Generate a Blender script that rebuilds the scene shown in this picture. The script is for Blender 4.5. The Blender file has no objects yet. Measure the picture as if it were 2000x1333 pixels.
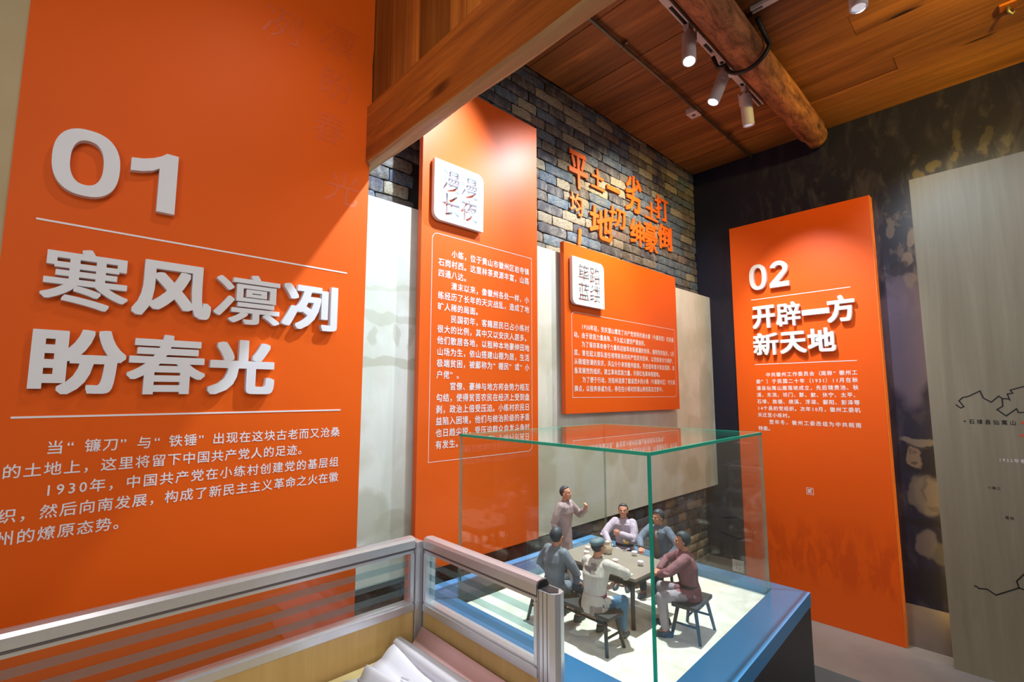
import bpy, bmesh, math, random
from mathutils import Vector, Matrix, Euler, noise as mnoise
random.seed(7)
S = bpy.context.scene
COL = S.collection
PI = math.pi

# ------------------------------------------------------------------ camera
cam_d = bpy.data.cameras.new('camera'); cam = bpy.data.objects.new('camera', cam_d); COL.objects.link(cam)
cam_d.sensor_width = 36.0; cam_d.lens = 942.525 / 2000 * 36.0; cam_d.clip_start = .02
_yaw, _pitch = math.radians(46.748), math.radians(6.233)
_fw = Vector((math.cos(_yaw) * math.cos(_pitch), math.sin(_yaw) * math.cos(_pitch), math.sin(_pitch)))
_rt = Vector((math.sin(_yaw), -math.cos(_yaw), 0)); _up = _rt.cross(_fw)
cam.matrix_world = Matrix(((_rt.x, _up.x, -_fw.x, 0), (_rt.y, _up.y, -_fw.y, 0), (_rt.z, _up.z, -_fw.z, 1.6), (0, 0, 0, 1)))
S.camera = cam

# ------------------------------------------------------------------ world, lights, exposure
S.view_settings.view_transform = 'Standard'; S.view_settings.look = 'None'
S.view_settings.exposure = 0.0; S.view_settings.gamma = 1.0; S.view_settings.use_curve_mapping = False
W = bpy.data.worlds.new('world'); S.world = W; W.use_nodes = True
W.node_tree.nodes['Background'].inputs[0].default_value = (.80, .83, .90, 1)
W.node_tree.nodes['Background'].inputs[1].default_value = .21

def light(name, kind, loc, target, power, color, size=.05, spot=60, blend=.5, shape=None, size_y=None):
    d = bpy.data.lights.new(name, kind); d.energy = power; d.color = color
    if kind == 'SPOT':
        d.spot_size = math.radians(spot); d.spot_blend = blend; d.shadow_soft_size = size
    elif kind == 'AREA':
        d.size = size
        if size_y: d.shape = 'RECTANGLE'; d.size_y = size_y
    else:
        d.shadow_soft_size = size
    o = bpy.data.objects.new(name, d); COL.objects.link(o); o.location = loc
    dirv = Vector(target) - Vector(loc)
    o.rotation_euler = dirv.to_track_quat('-Z', 'Y').to_euler()
    return o
COOL = (.80, .92, 1.0); NEUT = (1, .97, .93); WARM = (1.0, .72, .38)
# track spotlights over the exhibition corner, plus an added warm fill
light('spot_lamp_near_beam', 'SPOT', (1.33, 1.03, 3.27), (.98, 1.75, 2.32), 190, (.66, .82, 1.0), .02, 66, 1.0)
light('spot_lamp_case', 'SPOT', (1.55, .98, 3.27), (1.40, .93, .93), 400, (.93, .99, 1.0), .02, 44, .6)
light('spot_lamp_one', 'SPOT', (2.141, 1.008, 3.205), (1.85, 1.80, 2.0), 105, (.85, .95, 1.0), .022, 90, .8)
light('spot_lamp_two', 'SPOT', (2.565, 1.087, 3.210), (2.8, 1.80, 2.2), 105, (1, .88, .66), .022, 120, .8)
light('spot_lamp_three', 'SPOT', (2.938, 1.03, 3.196), (3.80, .96, 1.95), 135, (.90, .90, 1.0), .022, 56, 1.0)
light('spot_lamp_four', 'SPOT', (2.341, .36, 3.203), (3.75, .05, 2.2), 60, (.70, .86, 1.0), .022, 66, .8)
light('warm_ceiling_fill', 'SPOT', (2.33, -.42, 3.22), (3.45, .65, 3.62), 85, (1.0, .70, .07), .03, 80, 1.0)  # unseen spot added to strengthen the yellow ceiling glow
# left-room spot, then unseen soft area lights added as fill
light('left_room_spot', 'SPOT', (.52, .80, 3.35), (.46, 1.72, 1.70), 17, (1, .93, .88), .03, 84, .9)
light('left_rear_fill', 'AREA', (-.2, -.9, 3.2), (.4, 1.2, 1.2), 15, (1, .96, .9), .7)  # soft fill added out of view, behind the camera on the left
light('daylight_fill', 'AREA', (-1.6, -1.2, 2.2), (1.2, 1.2, 1.1), 24, (.86, .93, 1.0), 1.2, size_y=1.4)  # unseen area light added as daylight fill, brightens the aluminium rails
light('right_rear_fill', 'AREA', (2.0, -1.6, 3.1), (2.2, .6, 1.0), 20, (1, .93, .82), .9)  # soft fill added out of view on the right

# ------------------------------------------------------------------ helpers
def link(o, parent=None):
    COL.objects.link(o)
    if parent: o.parent = parent
    return o
def meta(o, label=None, cat=None, group=None, kind=None):
    if label: o['label'] = label
    if cat: o['category'] = cat
    if group: o['group'] = group
    if kind: o['kind'] = kind
    return o
def empty(name, loc, label, cat, group=None, rz=0, scale=1):
    o = bpy.data.objects.new(name, None); o.empty_display_size = .05; COL.objects.link(o)
    o.location = loc; o.rotation_euler = (0, 0, rz); o.scale = (scale,) * 3
    return meta(o, label, cat, group)
class MB:
    def __init__(s): s.v = []; s.f = []
    def add(s, v, f):
        n = len(s.v); s.v += [tuple(p) for p in v]; s.f += [tuple(i + n for i in q) for q in f]; return s
    def box(s, x0, x1, y0, y1, z0, z1):
        return s.add([(x0, y0, z0), (x1, y0, z0), (x1, y1, z0), (x0, y1, z0), (x0, y0, z1), (x1, y0, z1), (x1, y1, z1), (x0, y1, z1)],
                     [(0, 3, 2, 1), (4, 5, 6, 7), (0, 1, 5, 4), (1, 2, 6, 5), (2, 3, 7, 6), (3, 0, 4, 7)])
    def prism(s, pts, origin, ax, ay, an, depth):
        """closed outline pts (2D) laid on axes ax, ay from origin, thickened by depth along an"""
        o, ax, ay, an = map(Vector, (origin, ax, ay, an)); n = len(pts)
        lo = [o + ax * p[0] + ay * p[1] for p in pts]; hi = [p + an * depth for p in lo]
        return s.add(lo + hi, [tuple(range(n))[::-1], tuple(range(n, 2 * n))] + [(i, (i + 1) % n, (i + 1) % n + n, i + n) for i in range(n)])
    def tube(s, pts, r, seg=10, flat=1.0, cap=True):
        pts = [Vector(p) for p in pts]; rs = r if isinstance(r, (list, tuple)) else [r] * len(pts)
        ref = None; rings = []
        for i, p in enumerate(pts):
            t = (pts[min(i + 1, len(pts) - 1)] - pts[max(i - 1, 0)]).normalized()
            if ref is None: ref = t.orthogonal().normalized()
            u = (ref - t * ref.dot(t)).normalized(); w = t.cross(u); ref = u
            rings.append([p + (u * math.cos(a) + w * math.sin(a) * flat) * rs[i] for a in [2 * PI * k / seg for k in range(seg)]])
        v = [q for R in rings for q in R]; f = []
        for i in range(len(rings) - 1):
            for k in range(seg):
                a = i * seg + k; b = i * seg + (k + 1) % seg
                f.append((a, b, b + seg, a + seg))
        if cap: f.append(tuple(range(seg))[::-1]); f.append(tuple(range(len(v) - seg, len(v))))
        return s.add(v, f)
    def loft(s, rings, cap=True):
        n = len(rings[0]); v = [q for R in rings for q in R]; f = []
        for i in range(len(rings) - 1):
            for k in range(n):
                a = i * n + k; b = i * n + (k + 1) % n
                f.append((a, b, b + n, a + n))
        if cap: f.append(tuple(range(n))[::-1]); f.append(tuple(range(len(v) - n, len(v))))
        return s.add(v, f)
    def ball(s, c, r, seg=12, rings=8, M=None):
        c = Vector(c); rx, ry, rz = r if isinstance(r, (tuple, list)) else (r, r, r)
        R = []
        for i in range(1, rings):
            th = PI * i / rings
            R.append([Vector((rx * math.sin(th) * math.cos(2 * PI * k / seg), ry * math.sin(th) * math.sin(2 * PI * k / seg), -rz * math.cos(th))) for k in range(seg)])
        v = [q for ring in R for q in ring] + [Vector((0, 0, -rz)), Vector((0, 0, rz))]
        if M: v = [M @ q for q in v]
        v = [c + q for q in v]; f = []; m = len(R)
        for i in range(m - 1):
            for k in range(seg):
                a = i * seg + k; b = i * seg + (k + 1) % seg; f.append((a, b, b + seg, a + seg))
        for k in range(seg):
            f.append((m * seg, (k + 1) % seg, k)); f.append((m * seg + 1, (m - 1) * seg + k, (m - 1) * seg + (k + 1) % seg))
        return s.add(v, f)
    def mesh(s, name):
        me = bpy.data.meshes.new(name); me.from_pydata(s.v, [], s.f); me.update(); return me
    def build(s, name, mat, parent=None, smooth=False, bevel=0, kind=None):
        me = s.mesh(name)
        if mat: me.materials.append(mat)
        bm = bmesh.new(); bm.from_mesh(me)
        bmesh.ops.recalc_face_normals(bm, faces=bm.faces)
        if bevel:
            bmesh.ops.bevel(bm, geom=[e for e in bm.edges if len(e.link_faces) == 2 and e.calc_face_angle(0) > .6], offset=bevel, segments=2, affect='EDGES', profile=.7)
        bm.to_mesh(me); bm.free()
        if smooth:
            for p in me.polygons: p.use_smooth = True
        o = bpy.data.objects.new(name, me); link(o, parent)
        if kind: o['kind'] = kind
        return o

# ------------------------------------------------------------------ materials
class NT:
    def __init__(s, name):
        s.m = bpy.data.materials.new(name); s.m.use_nodes = True; s.t = s.m.node_tree; s.n = s.t.nodes; s.bsdf = s.n['Principled BSDF']; s.out = s.n['Material Output']
    def node(s, typ, **kw):
        n = s.n.new(typ)
        for k, v in kw.items():
            if k.startswith('in_'):
                key = k[3:]; key = int(key) if key.isdigit() else key
                n.inputs[key].default_value = v
            else: setattr(n, k, v)
        return n
    def l(s, a, b): s.t.links.new(a, b)
    def mix(s, fac, a, b, blend='MIX'):
        n = s.n.new('ShaderNodeMix'); n.data_type = 'RGBA'; n.blend_type = blend
        for sock, v in ((n.inputs[0], fac), (n.inputs[6], a), (n.inputs[7], b)):
            if isinstance(v, (int, float)): sock.default_value = v
            elif isinstance(v, tuple): sock.default_value = v if len(v) == 4 else (*v, 1)
            else: s.l(v, sock)
        return n.outputs[2]
    def ramp(s, fac, stops):
        n = s.n.new('ShaderNodeValToRGB'); e = n.color_ramp.elements
        while len(e) < len(stops): e.new(.5)
        for i, (p, c) in enumerate(stops): e[i].position = p; e[i].color = (*c, 1) if len(c) == 3 else c
        s.l(fac, n.inputs[0]); return n.outputs[0]
    def math(s, op, a, b=0.0, clamp=False):
        n = s.n.new('ShaderNodeMath'); n.operation = op; n.use_clamp = clamp
        for i, v in ((0, a), (1, b)):
            if isinstance(v, (int, float)): n.inputs[i].default_value = v
            else: s.l(v, n.inputs[i])
        return n.outputs[0]
    def coords(s, scale=(1, 1, 1), rand=0, which='Object', rot=(0, 0, 0)):
        tc = s.n.new('ShaderNodeTexCoord'); mp = s.n.new('ShaderNodeMapping'); mp.inputs['Scale'].default_value = scale; mp.inputs['Rotation'].default_value = rot
        src = tc.outputs[which]
        if rand:
            oi = s.n.new('ShaderNodeObjectInfo'); c = s.n.new('ShaderNodeCombineXYZ')
            for i in range(3):
                s.l(s.math('MULTIPLY', oi.outputs['Random'], rand * (1 + i * .37)), c.inputs[i])
            ad = s.n.new('ShaderNodeVectorMath'); ad.operation = 'ADD'; s.l(src, ad.inputs[0]); s.l(c.outputs[0], ad.inputs[1]); src = ad.outputs[0]
        s.l(src, mp.inputs[0]); return mp.outputs[0]
    def noise(s, vec, scale=5, detail=4, rough=.5, dist=0):
        n = s.n.new('ShaderNodeTexNoise'); n.inputs['Scale'].default_value = scale; n.inputs['Detail'].default_value = detail
        n.inputs['Roughness'].default_value = rough; n.inputs['Distortion'].default_value = dist; s.l(vec, n.inputs['Vector']); return n.outputs[0]
    def base(s, c): 
        if isinstance(c, tuple): s.bsdf.inputs['Base Color'].default_value = (*c, 1)
        else: s.l(c, s.bsdf.inputs['Base Color'])
    def bump(s, h, strength=.3, dist=.002):
        b = s.n.new('ShaderNodeBump'); b.inputs['Strength'].default_value = strength; b.inputs['Distance'].default_value = dist; s.l(h, b.inputs['Height']); s.l(b.outputs[0], s.bsdf.inputs['Normal'])
    def pr(s, rough=.5, metal=0, spec=.5):
        s.bsdf.inputs['Roughness'].default_value = rough; s.bsdf.inputs['Metallic'].default_value = metal; s.bsdf.inputs['Specular IOR Level'].default_value = spec; return s.m
def plain(name, c, rough=.5, metal=0, spec=.5, var=.12, scale=20, bump=0):
    t = NT(name); n = t.noise(t.coords(), scale, 4)
    t.base(t.mix(n, tuple(x * (1 - var) for x in c), tuple(min(1, x * (1 + var)) for x in c)))
    if bump: t.bump(n, bump, .001)
    return t.pr(rough, metal, spec)
def wood(name, dark, light_, axis=0, rough=.5, rand=5, knots=True, spec=.4, freq=1.0, seam=.0, streak=.5):
    """grain runs along the given axis (0,1,2) in object space"""
    t = NT(name)
    sc = [9.0 * freq] * 3; sc[axis] = .7 * freq
    v = t.coords(tuple(sc), rand)
    n1 = t.noise(v, 1.0, 6, .62, 1.2)
    sc2 = [60.0 * freq] * 3; sc2[axis] = 2.0 * freq
    n2 = t.noise(t.coords(tuple(sc2), rand), 1.0, 3, .5, .3)
    col = t.ramp(t.math('ADD', t.math('MULTIPLY', n1, .72), t.math('MULTIPLY', n2, .28)), [(.28, dark), (.55, tuple((a + b) / 2 for a, b in zip(dark, light_))), (.72, light_)])
    if rand:
        oi = t.node('ShaderNodeObjectInfo'); h = t.node('ShaderNodeHueSaturation')
        t.l(t.math('ADD', t.math('MULTIPLY', oi.outputs['Random'], streak), 1 - streak / 2), h.inputs['Value']); t.l(col, h.inputs['Color']); col = h.outputs[0]
    if knots:
        sc3 = [4.2] * 3; sc3[axis] = 1.5
        vo = t.node('ShaderNodeTexVoronoi', in_Scale=1.0); t.l(t.coords(tuple(sc3), rand), vo.inputs['Vector'])
        k = t.ramp(vo.outputs['Distance'], [(.055, (1, 1, 1)), (.13, (0, 0, 0))])
        col = t.mix(k, col, tuple(x * .16 for x in dark))
    t.base(col); t.bump(n2, .25, .001)
    return t.pr(rough, 0, spec)
def soft_blobs(t, col, blobs, plane, base_noise=None):
    """printed soft-edged shapes: (u, v, ru, rv, colour, strength); plane = indices of the two object-space axes"""
    tc = t.node('ShaderNodeTexCoord'); sx = t.node('ShaderNodeSeparateXYZ')
    src = tc.outputs['Object']
    nz = t.node('ShaderNodeTexNoise', in_Scale=9.0, in_Detail=3.0); t.l(src, nz.inputs['Vector'])
    sub = t.node('ShaderNodeVectorMath', operation='SUBTRACT'); t.l(nz.outputs['Color'], sub.inputs[0]); sub.inputs[1].default_value = (.5, .5, .5)
    scl = t.node('ShaderNodeVectorMath', operation='SCALE'); t.l(sub.outputs[0], scl.inputs[0]); scl.inputs['Scale'].default_value = .10
    ad = t.node('ShaderNodeVectorMath', operation='ADD'); t.l(src, ad.inputs[0]); t.l(scl.outputs[0], ad.inputs[1])
    t.l(ad.outputs[0], sx.inputs[0])
    for (u, v, ru, rv, c, st) in blobs:
        du = t.math('DIVIDE', t.math('SUBTRACT', sx.outputs[plane[0]], u), ru); dv = t.math('DIVIDE', t.math('SUBTRACT', sx.outputs[plane[1]], v), rv)
        d = t.math('ADD', t.math('MULTIPLY', du, du), t.math('MULTIPLY', dv, dv))
        m = t.node('ShaderNodeMapRange', in_1=.65, in_2=1.15, in_3=st, in_4=0.0); m.clamp = True; t.l(d, m.inputs[0])
        col = t.mix(m.outputs[0], col, c)
    return col
ORANGE = (.80, .112, .007)
def make_orange():
    t = NT('orange_vinyl'); n = t.noise(t.coords(), 3, 3)
    t.base(t.mix(n, tuple(x * .96 for x in ORANGE), tuple(x * 1.04 for x in ORANGE))); return t.pr(.42, 0, .32)
M = {}
M['orange'] = make_orange(); M['orange_matte'] = make_orange(); M['orange_matte'].node_tree.nodes['Principled BSDF'].inputs['Specular IOR Level'].default_value = .14; M['orange_matte'].node_tree.nodes['Principled BSDF'].inputs['Roughness'].default_value = .5
M['orange_edge'] = plain('orange_edge', (.72, .09, .01), .5)
M['letter'] = plain('white_foam_letter', (.78, .76, .77), .5, var=.03)
M['print_white'] = plain('white_print', (.86, .80, .80), .5, var=.02)
M['plate'] = plain('white_plate', (.80, .83, .86), .35, var=.02)
M['alu'] = plain('brushed_aluminium', (.66, .66, .70), .30, .7, var=.05, scale=60)
M['alu_dark'] = plain('aluminium_groove', (.16, .14, .15), .45, .6)
M['black'] = plain('black_plastic', (.012, .010, .012), .45)
M['white_metal'] = plain('white_powder_coat', (.62, .58, .62), .45, var=.03)
M['dark'] = plain('dark_slot', (.03, .03, .035), .5)
M['steel'] = plain('galvanised_pipe', (.20, .18, .13), .42, .7, var=.3, scale=30)
M['desk_wood'] = wood('desk_laminate', (.50, .30, .10), (.66, .44, .18), 2, .4, 0, False, freq=1.0)
M['desk_top'] = wood('desk_top_laminate', (.62, .50, .22), (.78, .68, .34), 0, .35, 0, False)
M['ceil_wood'] = wood('ceiling_plank', (.10, .032, .010), (.52, .195, .05), 1, .5, 9, True, streak=.55)
M['wall_wood'] = wood('plank_wall_wood', (.15, .035, .006), (.62, .20, .028), 2, .4, 9, True, streak=1.0)
M['beam_wood'] = wood('beam_wood', (.14, .028, .005), (.66, .18, .02), 1, .45, 3, True, freq=1.3)
M['beam_lit'] = wood('beam_lit_underside', (.30, .16, .06), (.66, .42, .18), 1, .5, 0, False)  # lamp light on the beam's underside, put into a paler wood colour
def log_mat():
    t = NT('log_wood'); n = t.noise(t.coords((1.1, 5, 5)), 1.3, 5, .55, .5)
    rings_ = t.math('ABSOLUTE', t.math('SINE', t.math('MULTIPLY', n, 70.0)))
    n2 = t.noise(t.coords((4, 14, 14)), 1.5, 5, .6, .6)
    c = t.mix(t.ramp(n2, [(.35, (0, 0, 0)), (.68, (1, 1, 1))]), (.12, .040, .018), (.52, .20, .075))
    c = t.mix(t.ramp(rings_, [(.0, (.8, .8, .8)), (.35, (0, 0, 0))]), c, (.10, .03, .015))
    vo = t.node('ShaderNodeTexVoronoi', in_Scale=1.0); t.l(t.coords((3, 7, 7)), vo.inputs['Vector'])
    c = t.mix(t.ramp(vo.outputs['Distance'], [(.06, (.9, .9, .9)), (.16, (0, 0, 0))]), c, (.04, .018, .01))
    t.base(c); t.bump(t.math('ADD', n2, t.math('MULTIPLY', rings_, .2)), .5, .006); return t.pr(.5)
M['log_wood'] = log_mat()
M['map_wood'] = wood('birch_board', (.24, .215, .145), (.35, .325, .235), 2, .45, 0, False, freq=.9)
M['grey_floor'] = plain('grey_platform', (.34, .36, .38), .5, var=.2, scale=6, bump=.2)

def brick_mat(name, island):
    t = NT(name)
    if island:
        g = t.node('ShaderNodeNewGeometry'); rnd = g.outputs['Random Per Island']
    else:
        g = t.node('ShaderNodeObjectInfo'); rnd = g.outputs['Random']
    base = t.ramp(rnd, [(0, (.075, .070, .085)), (.16, (.12, .10, .085)), (.34, (.30, .245, .175)), (.48, (.10, .14, .19)), (.62, (.38, .32, .22)), (.76, (.19, .16, .135)), (.86, (.21, .14, .12)), (.92, (.08, .12, .18))])
    base.node.color_ramp.interpolation = 'CONSTANT'
    n = t.noise(t.coords(((1, 1, 1) if island else (.19, .014, .055)), rand=0 if island else 7), 20, 5, .55, .6)
    c = t.mix(t.ramp(n, [(.45, (0, 0, 0)), (.85, (1, 1, 1))]), base, (.30, .28, .25), 'MIX')
    c2 = t.mix(t.ramp(t.noise(t.coords(rand=0 if island else 3), 12, 3), [(.35, (1, 1, 1)), (.55, (0, 0, 0))]), c, t.mix(.6, c, (.03, .03, .035)))
    t.base(c2); t.bump(n, .5, .005)
    return t.pr(.75, 0, .3)
M['brick'] = brick_mat('old_brick', False); M['brick_i'] = brick_mat('old_brick_infill', True)
M['mortar'] = plain('dark_joint', (.022, .020, .020), .9)

def glassy(name, tint, fres=1.45, refl=(1, 1, 1)):
    t = NT(name); t.n.remove(t.bsdf)
    tr = t.node('ShaderNodeBsdfTransparent'); tr.inputs[0].default_value = (*tint, 1)
    gl = t.node('ShaderNodeBsdfGlossy'); gl.inputs['Roughness'].default_value = .0; gl.inputs[0].default_value = (*refl, 1)
    ge = t.node('ShaderNodeNewGeometry'); dt = t.node('ShaderNodeVectorMath', operation='DOT_PRODUCT'); t.l(ge.outputs['Normal'], dt.inputs[0]); t.l(ge.outputs['Incoming'], dt.inputs[1])
    f0 = ((fres - 1) / (fres + 1)) ** 2   # both faces of the pane reflect, whichever way the ray passes
    fr = t.math('ADD', t.math('MULTIPLY', t.math('POWER', t.math('SUBTRACT', 1.0, t.math('ABSOLUTE', dt.outputs['Value'])), 5.0), 1 - f0), f0, True)
    mx = t.node('ShaderNodeMixShader'); t.l(fr, mx.inputs[0]); t.l(tr.outputs[0], mx.inputs[1]); t.l(gl.outputs[0], mx.inputs[2]); t.l(mx.outputs[0], t.out.inputs[0])
    return t.m
M['glass'] = glassy('case_glass', (.972, .992, .986), 1.42)
M['glass_part'] = glassy('partition_glass', (.90, .95, .95), 1.40)
def translucent(name, c, trans=.5, rough=.3, tcol=None):
    t = NT(name); tr = t.node('ShaderNodeBsdfTransparent'); tr.inputs[0].default_value = (*(tcol or c), 1)
    mx = t.node('ShaderNodeMixShader', in_0=trans); t.l(t.bsdf.outputs[0], mx.inputs[1]); t.l(tr.outputs[0], mx.inputs[2]); t.l(mx.outputs[0], t.out.inputs[0])
    t.base(c); return t.pr(rough)
M['frost'] = translucent('frosted_stripe', (.40, .47, .48), .86, .4, (.8, .9, .92))
M['glass_edge'] = translucent('green_glass_edge', (.02, .42, .30), .25, .1, (.2, .9, .7))
M['glass_edge_soft'] = translucent('pale_glass_edge', (.35, .60, .52), .78, .15, (.8, .95, .9))

def mural_cream():
    t = NT('cream_mural')
    v = t.coords((1, 1, 1)); n = t.noise(v, 3.2, 5, .55, .3)
    cream = (.76, .77, .70); tan = (.54, .53, .40)
    col = t.mix(t.ramp(n, [(.42, (0, 0, 0)), (.60, (.55, .55, .55))]), cream, tan)
    nv = t.noise(t.coords((7, 1, 1.2)), 1.6, 4, .55, .6)
    col = t.mix(t.ramp(nv, [(.5, (0, 0, 0)), (.62, (.5, .5, .5))]), col, (.62, .66, .56))
    g = (.46, .45, .33); w = (.70, .72, .68)
    bl = [(.95, 2.03, .50, .010, g, .35), (.95, 1.90, .50, .022, g, .45), (.90, 1.83, .018, .045, g, .5), (.98, 1.83, .018, .045, g, .5), (1.05, 1.82, .018, .045, g, .5), (.95, 1.72, .5, .022, g, .6),
          (.87, 1.15, .10, .10, g, .6), (.98, 1.10, .08, .05, g, .55), (1.0, 1.0, .14, .10, g, .45), (.93, .93, .12, .05, w, .4),
          (1.90, 1.55, .03, .20, g, .25), (1.86, 1.30, .09, .06, g, .55), (1.86, 1.17, .12, .09, g, .45), (2.02, 1.15, .08, .18, w, .6), (2.35, 1.28, .20, .12, g, .45), (2.30, 1.12, .14, .14, w, .55), (2.32, 1.29, .05, .06, w, .6),
          (2.65, 1.22, .10, .18, g, .4), (2.85, 1.15, .12, .15, w, .45), (3.15, 1.2, .12, .2, g, .35), (3.5, 1.35, .14, .10, g, .35), (3.45, 1.05, .10, .10, g, .4), (3.72, 1.5, .12, .35, (.36, .36, .33), .35), (3.70, 1.0, .05, .12, g, .5)]
    col = soft_blobs(t, col, bl, (0, 2))
    t.base(col); return t.pr(.5, 0, .3)
def mural_dark():
    t = NT('dark_photo_mural')
    base = (.013, .014, .034)
    n = t.noise(t.coords((1, 5.0, 1.5)), 1.9, 5, .6, .5)
    n2 = t.noise(t.coords((1, 9, 6)), 1.3, 4, .6)
    z = t.node('ShaderNodeSeparateXYZ'); tc = t.node('ShaderNodeTexCoord'); t.l(tc.outputs['Object'], z.inputs[0])
    hi = t.ramp(t.math('MULTIPLY', z.outputs[2], .25), [(.40, (.25, .25, .25)), (.52, (.8, .8, .8)), (.66, (.9, .9, .9)), (.80, (.30, .30, .30))])
    yr = t.ramp(t.math('ADD', t.math('MULTIPLY', z.outputs[1], -.4), .72), [(.05, (0, 0, 0)), (.3, (.9, .9, .9)), (.8, (1, 1, 1))])
    m = t.ramp(n, [(.50, (0, 0, 0)), (.62, (.75, .75, .75))])
    col = t.mix(t.math('MULTIPLY', t.math('MULTIPLY', m, hi), yr), base, (.085, .080, .115))
    m2 = t.ramp(n2, [(.56, (0, 0, 0)), (.66, (.6, .6, .6))])
    col = t.mix(t.math('MULTIPLY', t.math('MULTIPLY', m2, hi), yr), col, (.12, .105, .11))
    L = (.11, .10, .115); D = (.012, .012, .020); B = (.075, .068, .115)
    bl = [(.50, 1.95, .12, .45, B, .8), (.46, 2.45, .03, .05, L, .8), (.43, 2.58, .02, .06, L, .7), (.52, 2.66, .02, .07, L, .7), (.45, 2.30, .035, .06, L, .6), (.50, 2.40, .05, .05, D, .7), (.55, 2.15, .10, .06, B, .6),
          (.47, 1.22, .10, .13, D, .9), (.500, 1.215, .032, .070, (.12, .095, .085), .9), (.512, 1.235, .010, .012, D, .4), (.488, 1.235, .010, .012, D, .4), (.502, 1.185, .014, .007, D, .6), (.485, 1.31, .075, .028, (.10, .095, .10), .9), (.49, 1.275, .05, .012, (.03, .03, .035), .8), (.45, .99, .075, .12, (.125, .11, .105), .85), (.51, 1.00, .045, .10, (.085, .08, .085), .8), (.47, 1.03, .012, .08, (.05, .05, .055), .6), (.42, .93, .05, .02, (.06, .055, .06), .6), (.47, .83, .13, .025, D, .9), (.48, .71, .05, .09, (.085, .08, .10), .8), (.41, .66, .06, .06, (.08, .08, .085), .6), (.47, .47, .14, .09, D, .85),
          (.36, 2.97, .035, .035, (.10, .08, .05), .5), (.28, 3.00, .03, .035, (.10, .085, .05), .5), (.20, 3.02, .02, .03, (.09, .075, .05), .5), (.17, 3.12, .018, .08, (.07, .06, .055), .5), (.05, 3.08, .02, .07, (.07, .06, .055), .5)]
    col = soft_blobs(t, col, bl, (1, 2))
    t.base(col); return t.pr(.38, 0, .35)
M['cream'] = mural_cream(); M['dark_mural'] = mural_dark()
def plaster():
    t = NT('beige_wall'); n = t.noise(t.coords(), 4, 5, .55)
    t.base(t.mix(n, (.42, .29, .13), (.56, .44, .25))); t.bump(n, .1); return t.pr(.7)
M['plaster'] = plaster()

# ------------------------------------------------------------------ room shell
YB, YC, XW, ZC = 1.822, 1.727, 3.85, 3.473     # brick face, mural-board face, mural wall, ceiling
def struct(o, label): return meta(o, label, None, None, 'structure')
fl = MB().box(-2.6, 5, -3, 2.4, -.05, 0).build('floor', plain('floor_tiles', (.10, .085, .075), .35), None); struct(fl, 'dark floor below the grey platform')
pf = MB().box(3.19, XW, -2.4, YB, 0, .1).build('platform', M['grey_floor'], None, bevel=.004); struct(pf, 'low grey platform running along the mural wall')
wb = MB().box(.846, XW + .2, YB + .014, YB + .2, 0, 3.7).build('wall_back', M['mortar']); struct(wb, 'dark old brick wall behind the orange panels')
wr = MB().box(XW, XW + .15, -2.6, YB + .014, .34, 3.7).build('wall_right', M['dark_mural']); struct(wr, 'dark photo mural wall with a blurred crowd')
bs = MB().box(XW - .004, XW + .15, -2.6, YB + .014, 0, .34).build('baseboard_right', plain('grey_brown_skirting', (.22, .19, .17), .4)); struct(bs, 'grey brown skirting under the photo mural')
wl = MB().box(-2.2, .8415, YC + .004, YC + .3, 0, 4.0).build('wall_left', M['plaster']); struct(wl, 'beige wall behind the large orange panel')

# bricks: courses .047 high; the nearest 300 are parts, the rest one infill part
def brick_mesh(k):
    rnd = random.Random(k); bm = bmesh.new(); nx, nz = 6, 3; g = []
    for j in range(nz + 1):
        row = []
        for i in range(nx + 1):
            x = i / nx - .5; z = j / nz - .5; e = (i in (0, nx)) + (j in (0, nz))
            y = -.5 + (.30 if e == 2 else .12 if e else 0) + rnd.uniform(-.12, .12)
            xx = x * .975 + rnd.uniform(-.010, .010); zz = z * .90 + rnd.uniform(-.035, .035)
            if e == 2: xx *= .992; zz *= .95
            row.append(bm.verts.new((xx, y, zz)))
        g.append(row)
    for j in range(nz):
        for i in range(nx): bm.faces.new((g[j][i], g[j][i + 1], g[j + 1][i + 1], g[j + 1][i]))
    loop = g[0] + [g[j][nx] for j in range(1, nz + 1)] + g[nz][-2::-1] + [g[j][0] for j in range(nz - 1, 0, -1)]
    back = [bm.verts.new((v.co.x, .62, v.co.z)) for v in loop]
    for i in range(len(loop)):
        j = (i + 1) % len(loop); bm.faces.new((loop[j], loop[i], back[i], back[j]))
    me = bpy.data.meshes.new('brick'); bm.to_mesh(me); bm.free(); me.materials.append(M['brick'])
    for i, p in enumerate(me.polygons): p.use_smooth = i < nx * nz
    return me
BM = [brick_mesh(k) for k in range(12)]
BH = .062; BT = .016
cands = []
zr = 0.16; r = 0
while zr < ZC - .004:
    x = .85 - random.uniform(0, .2); r += 1
    while x < XW - .01:
        L = random.choice((.12, .15, .17, .19, .22, .25)); x1 = x + L; a, b = max(x, .848), min(x1, XW)
        z1 = min(zr + BH, ZC - .001)
        vis = (z1 > 2.36) or (z1 < .92)
        if 1.075 < a and b < 1.745 and z1 < 2.95: vis = z1 < .92 and vis
        if a > 2.0 and b < 3.18 and 1.5 < z1 < 2.40: vis = False
        if vis and b - a > .03: cands.append((a, b, zr, z1))
        x = x1
    zr += BH
def brick_size(c):
    a, b, z0, z1 = c; d = math.dist(((a + b) / 2, YB, z0), (0, 0, 1.6)); return (b - a) * (z1 - z0) / d ** 3 + (1 if z0 > 2 else 0)
cands.sort(key=brick_size, reverse=True)
inf = MB()
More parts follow.
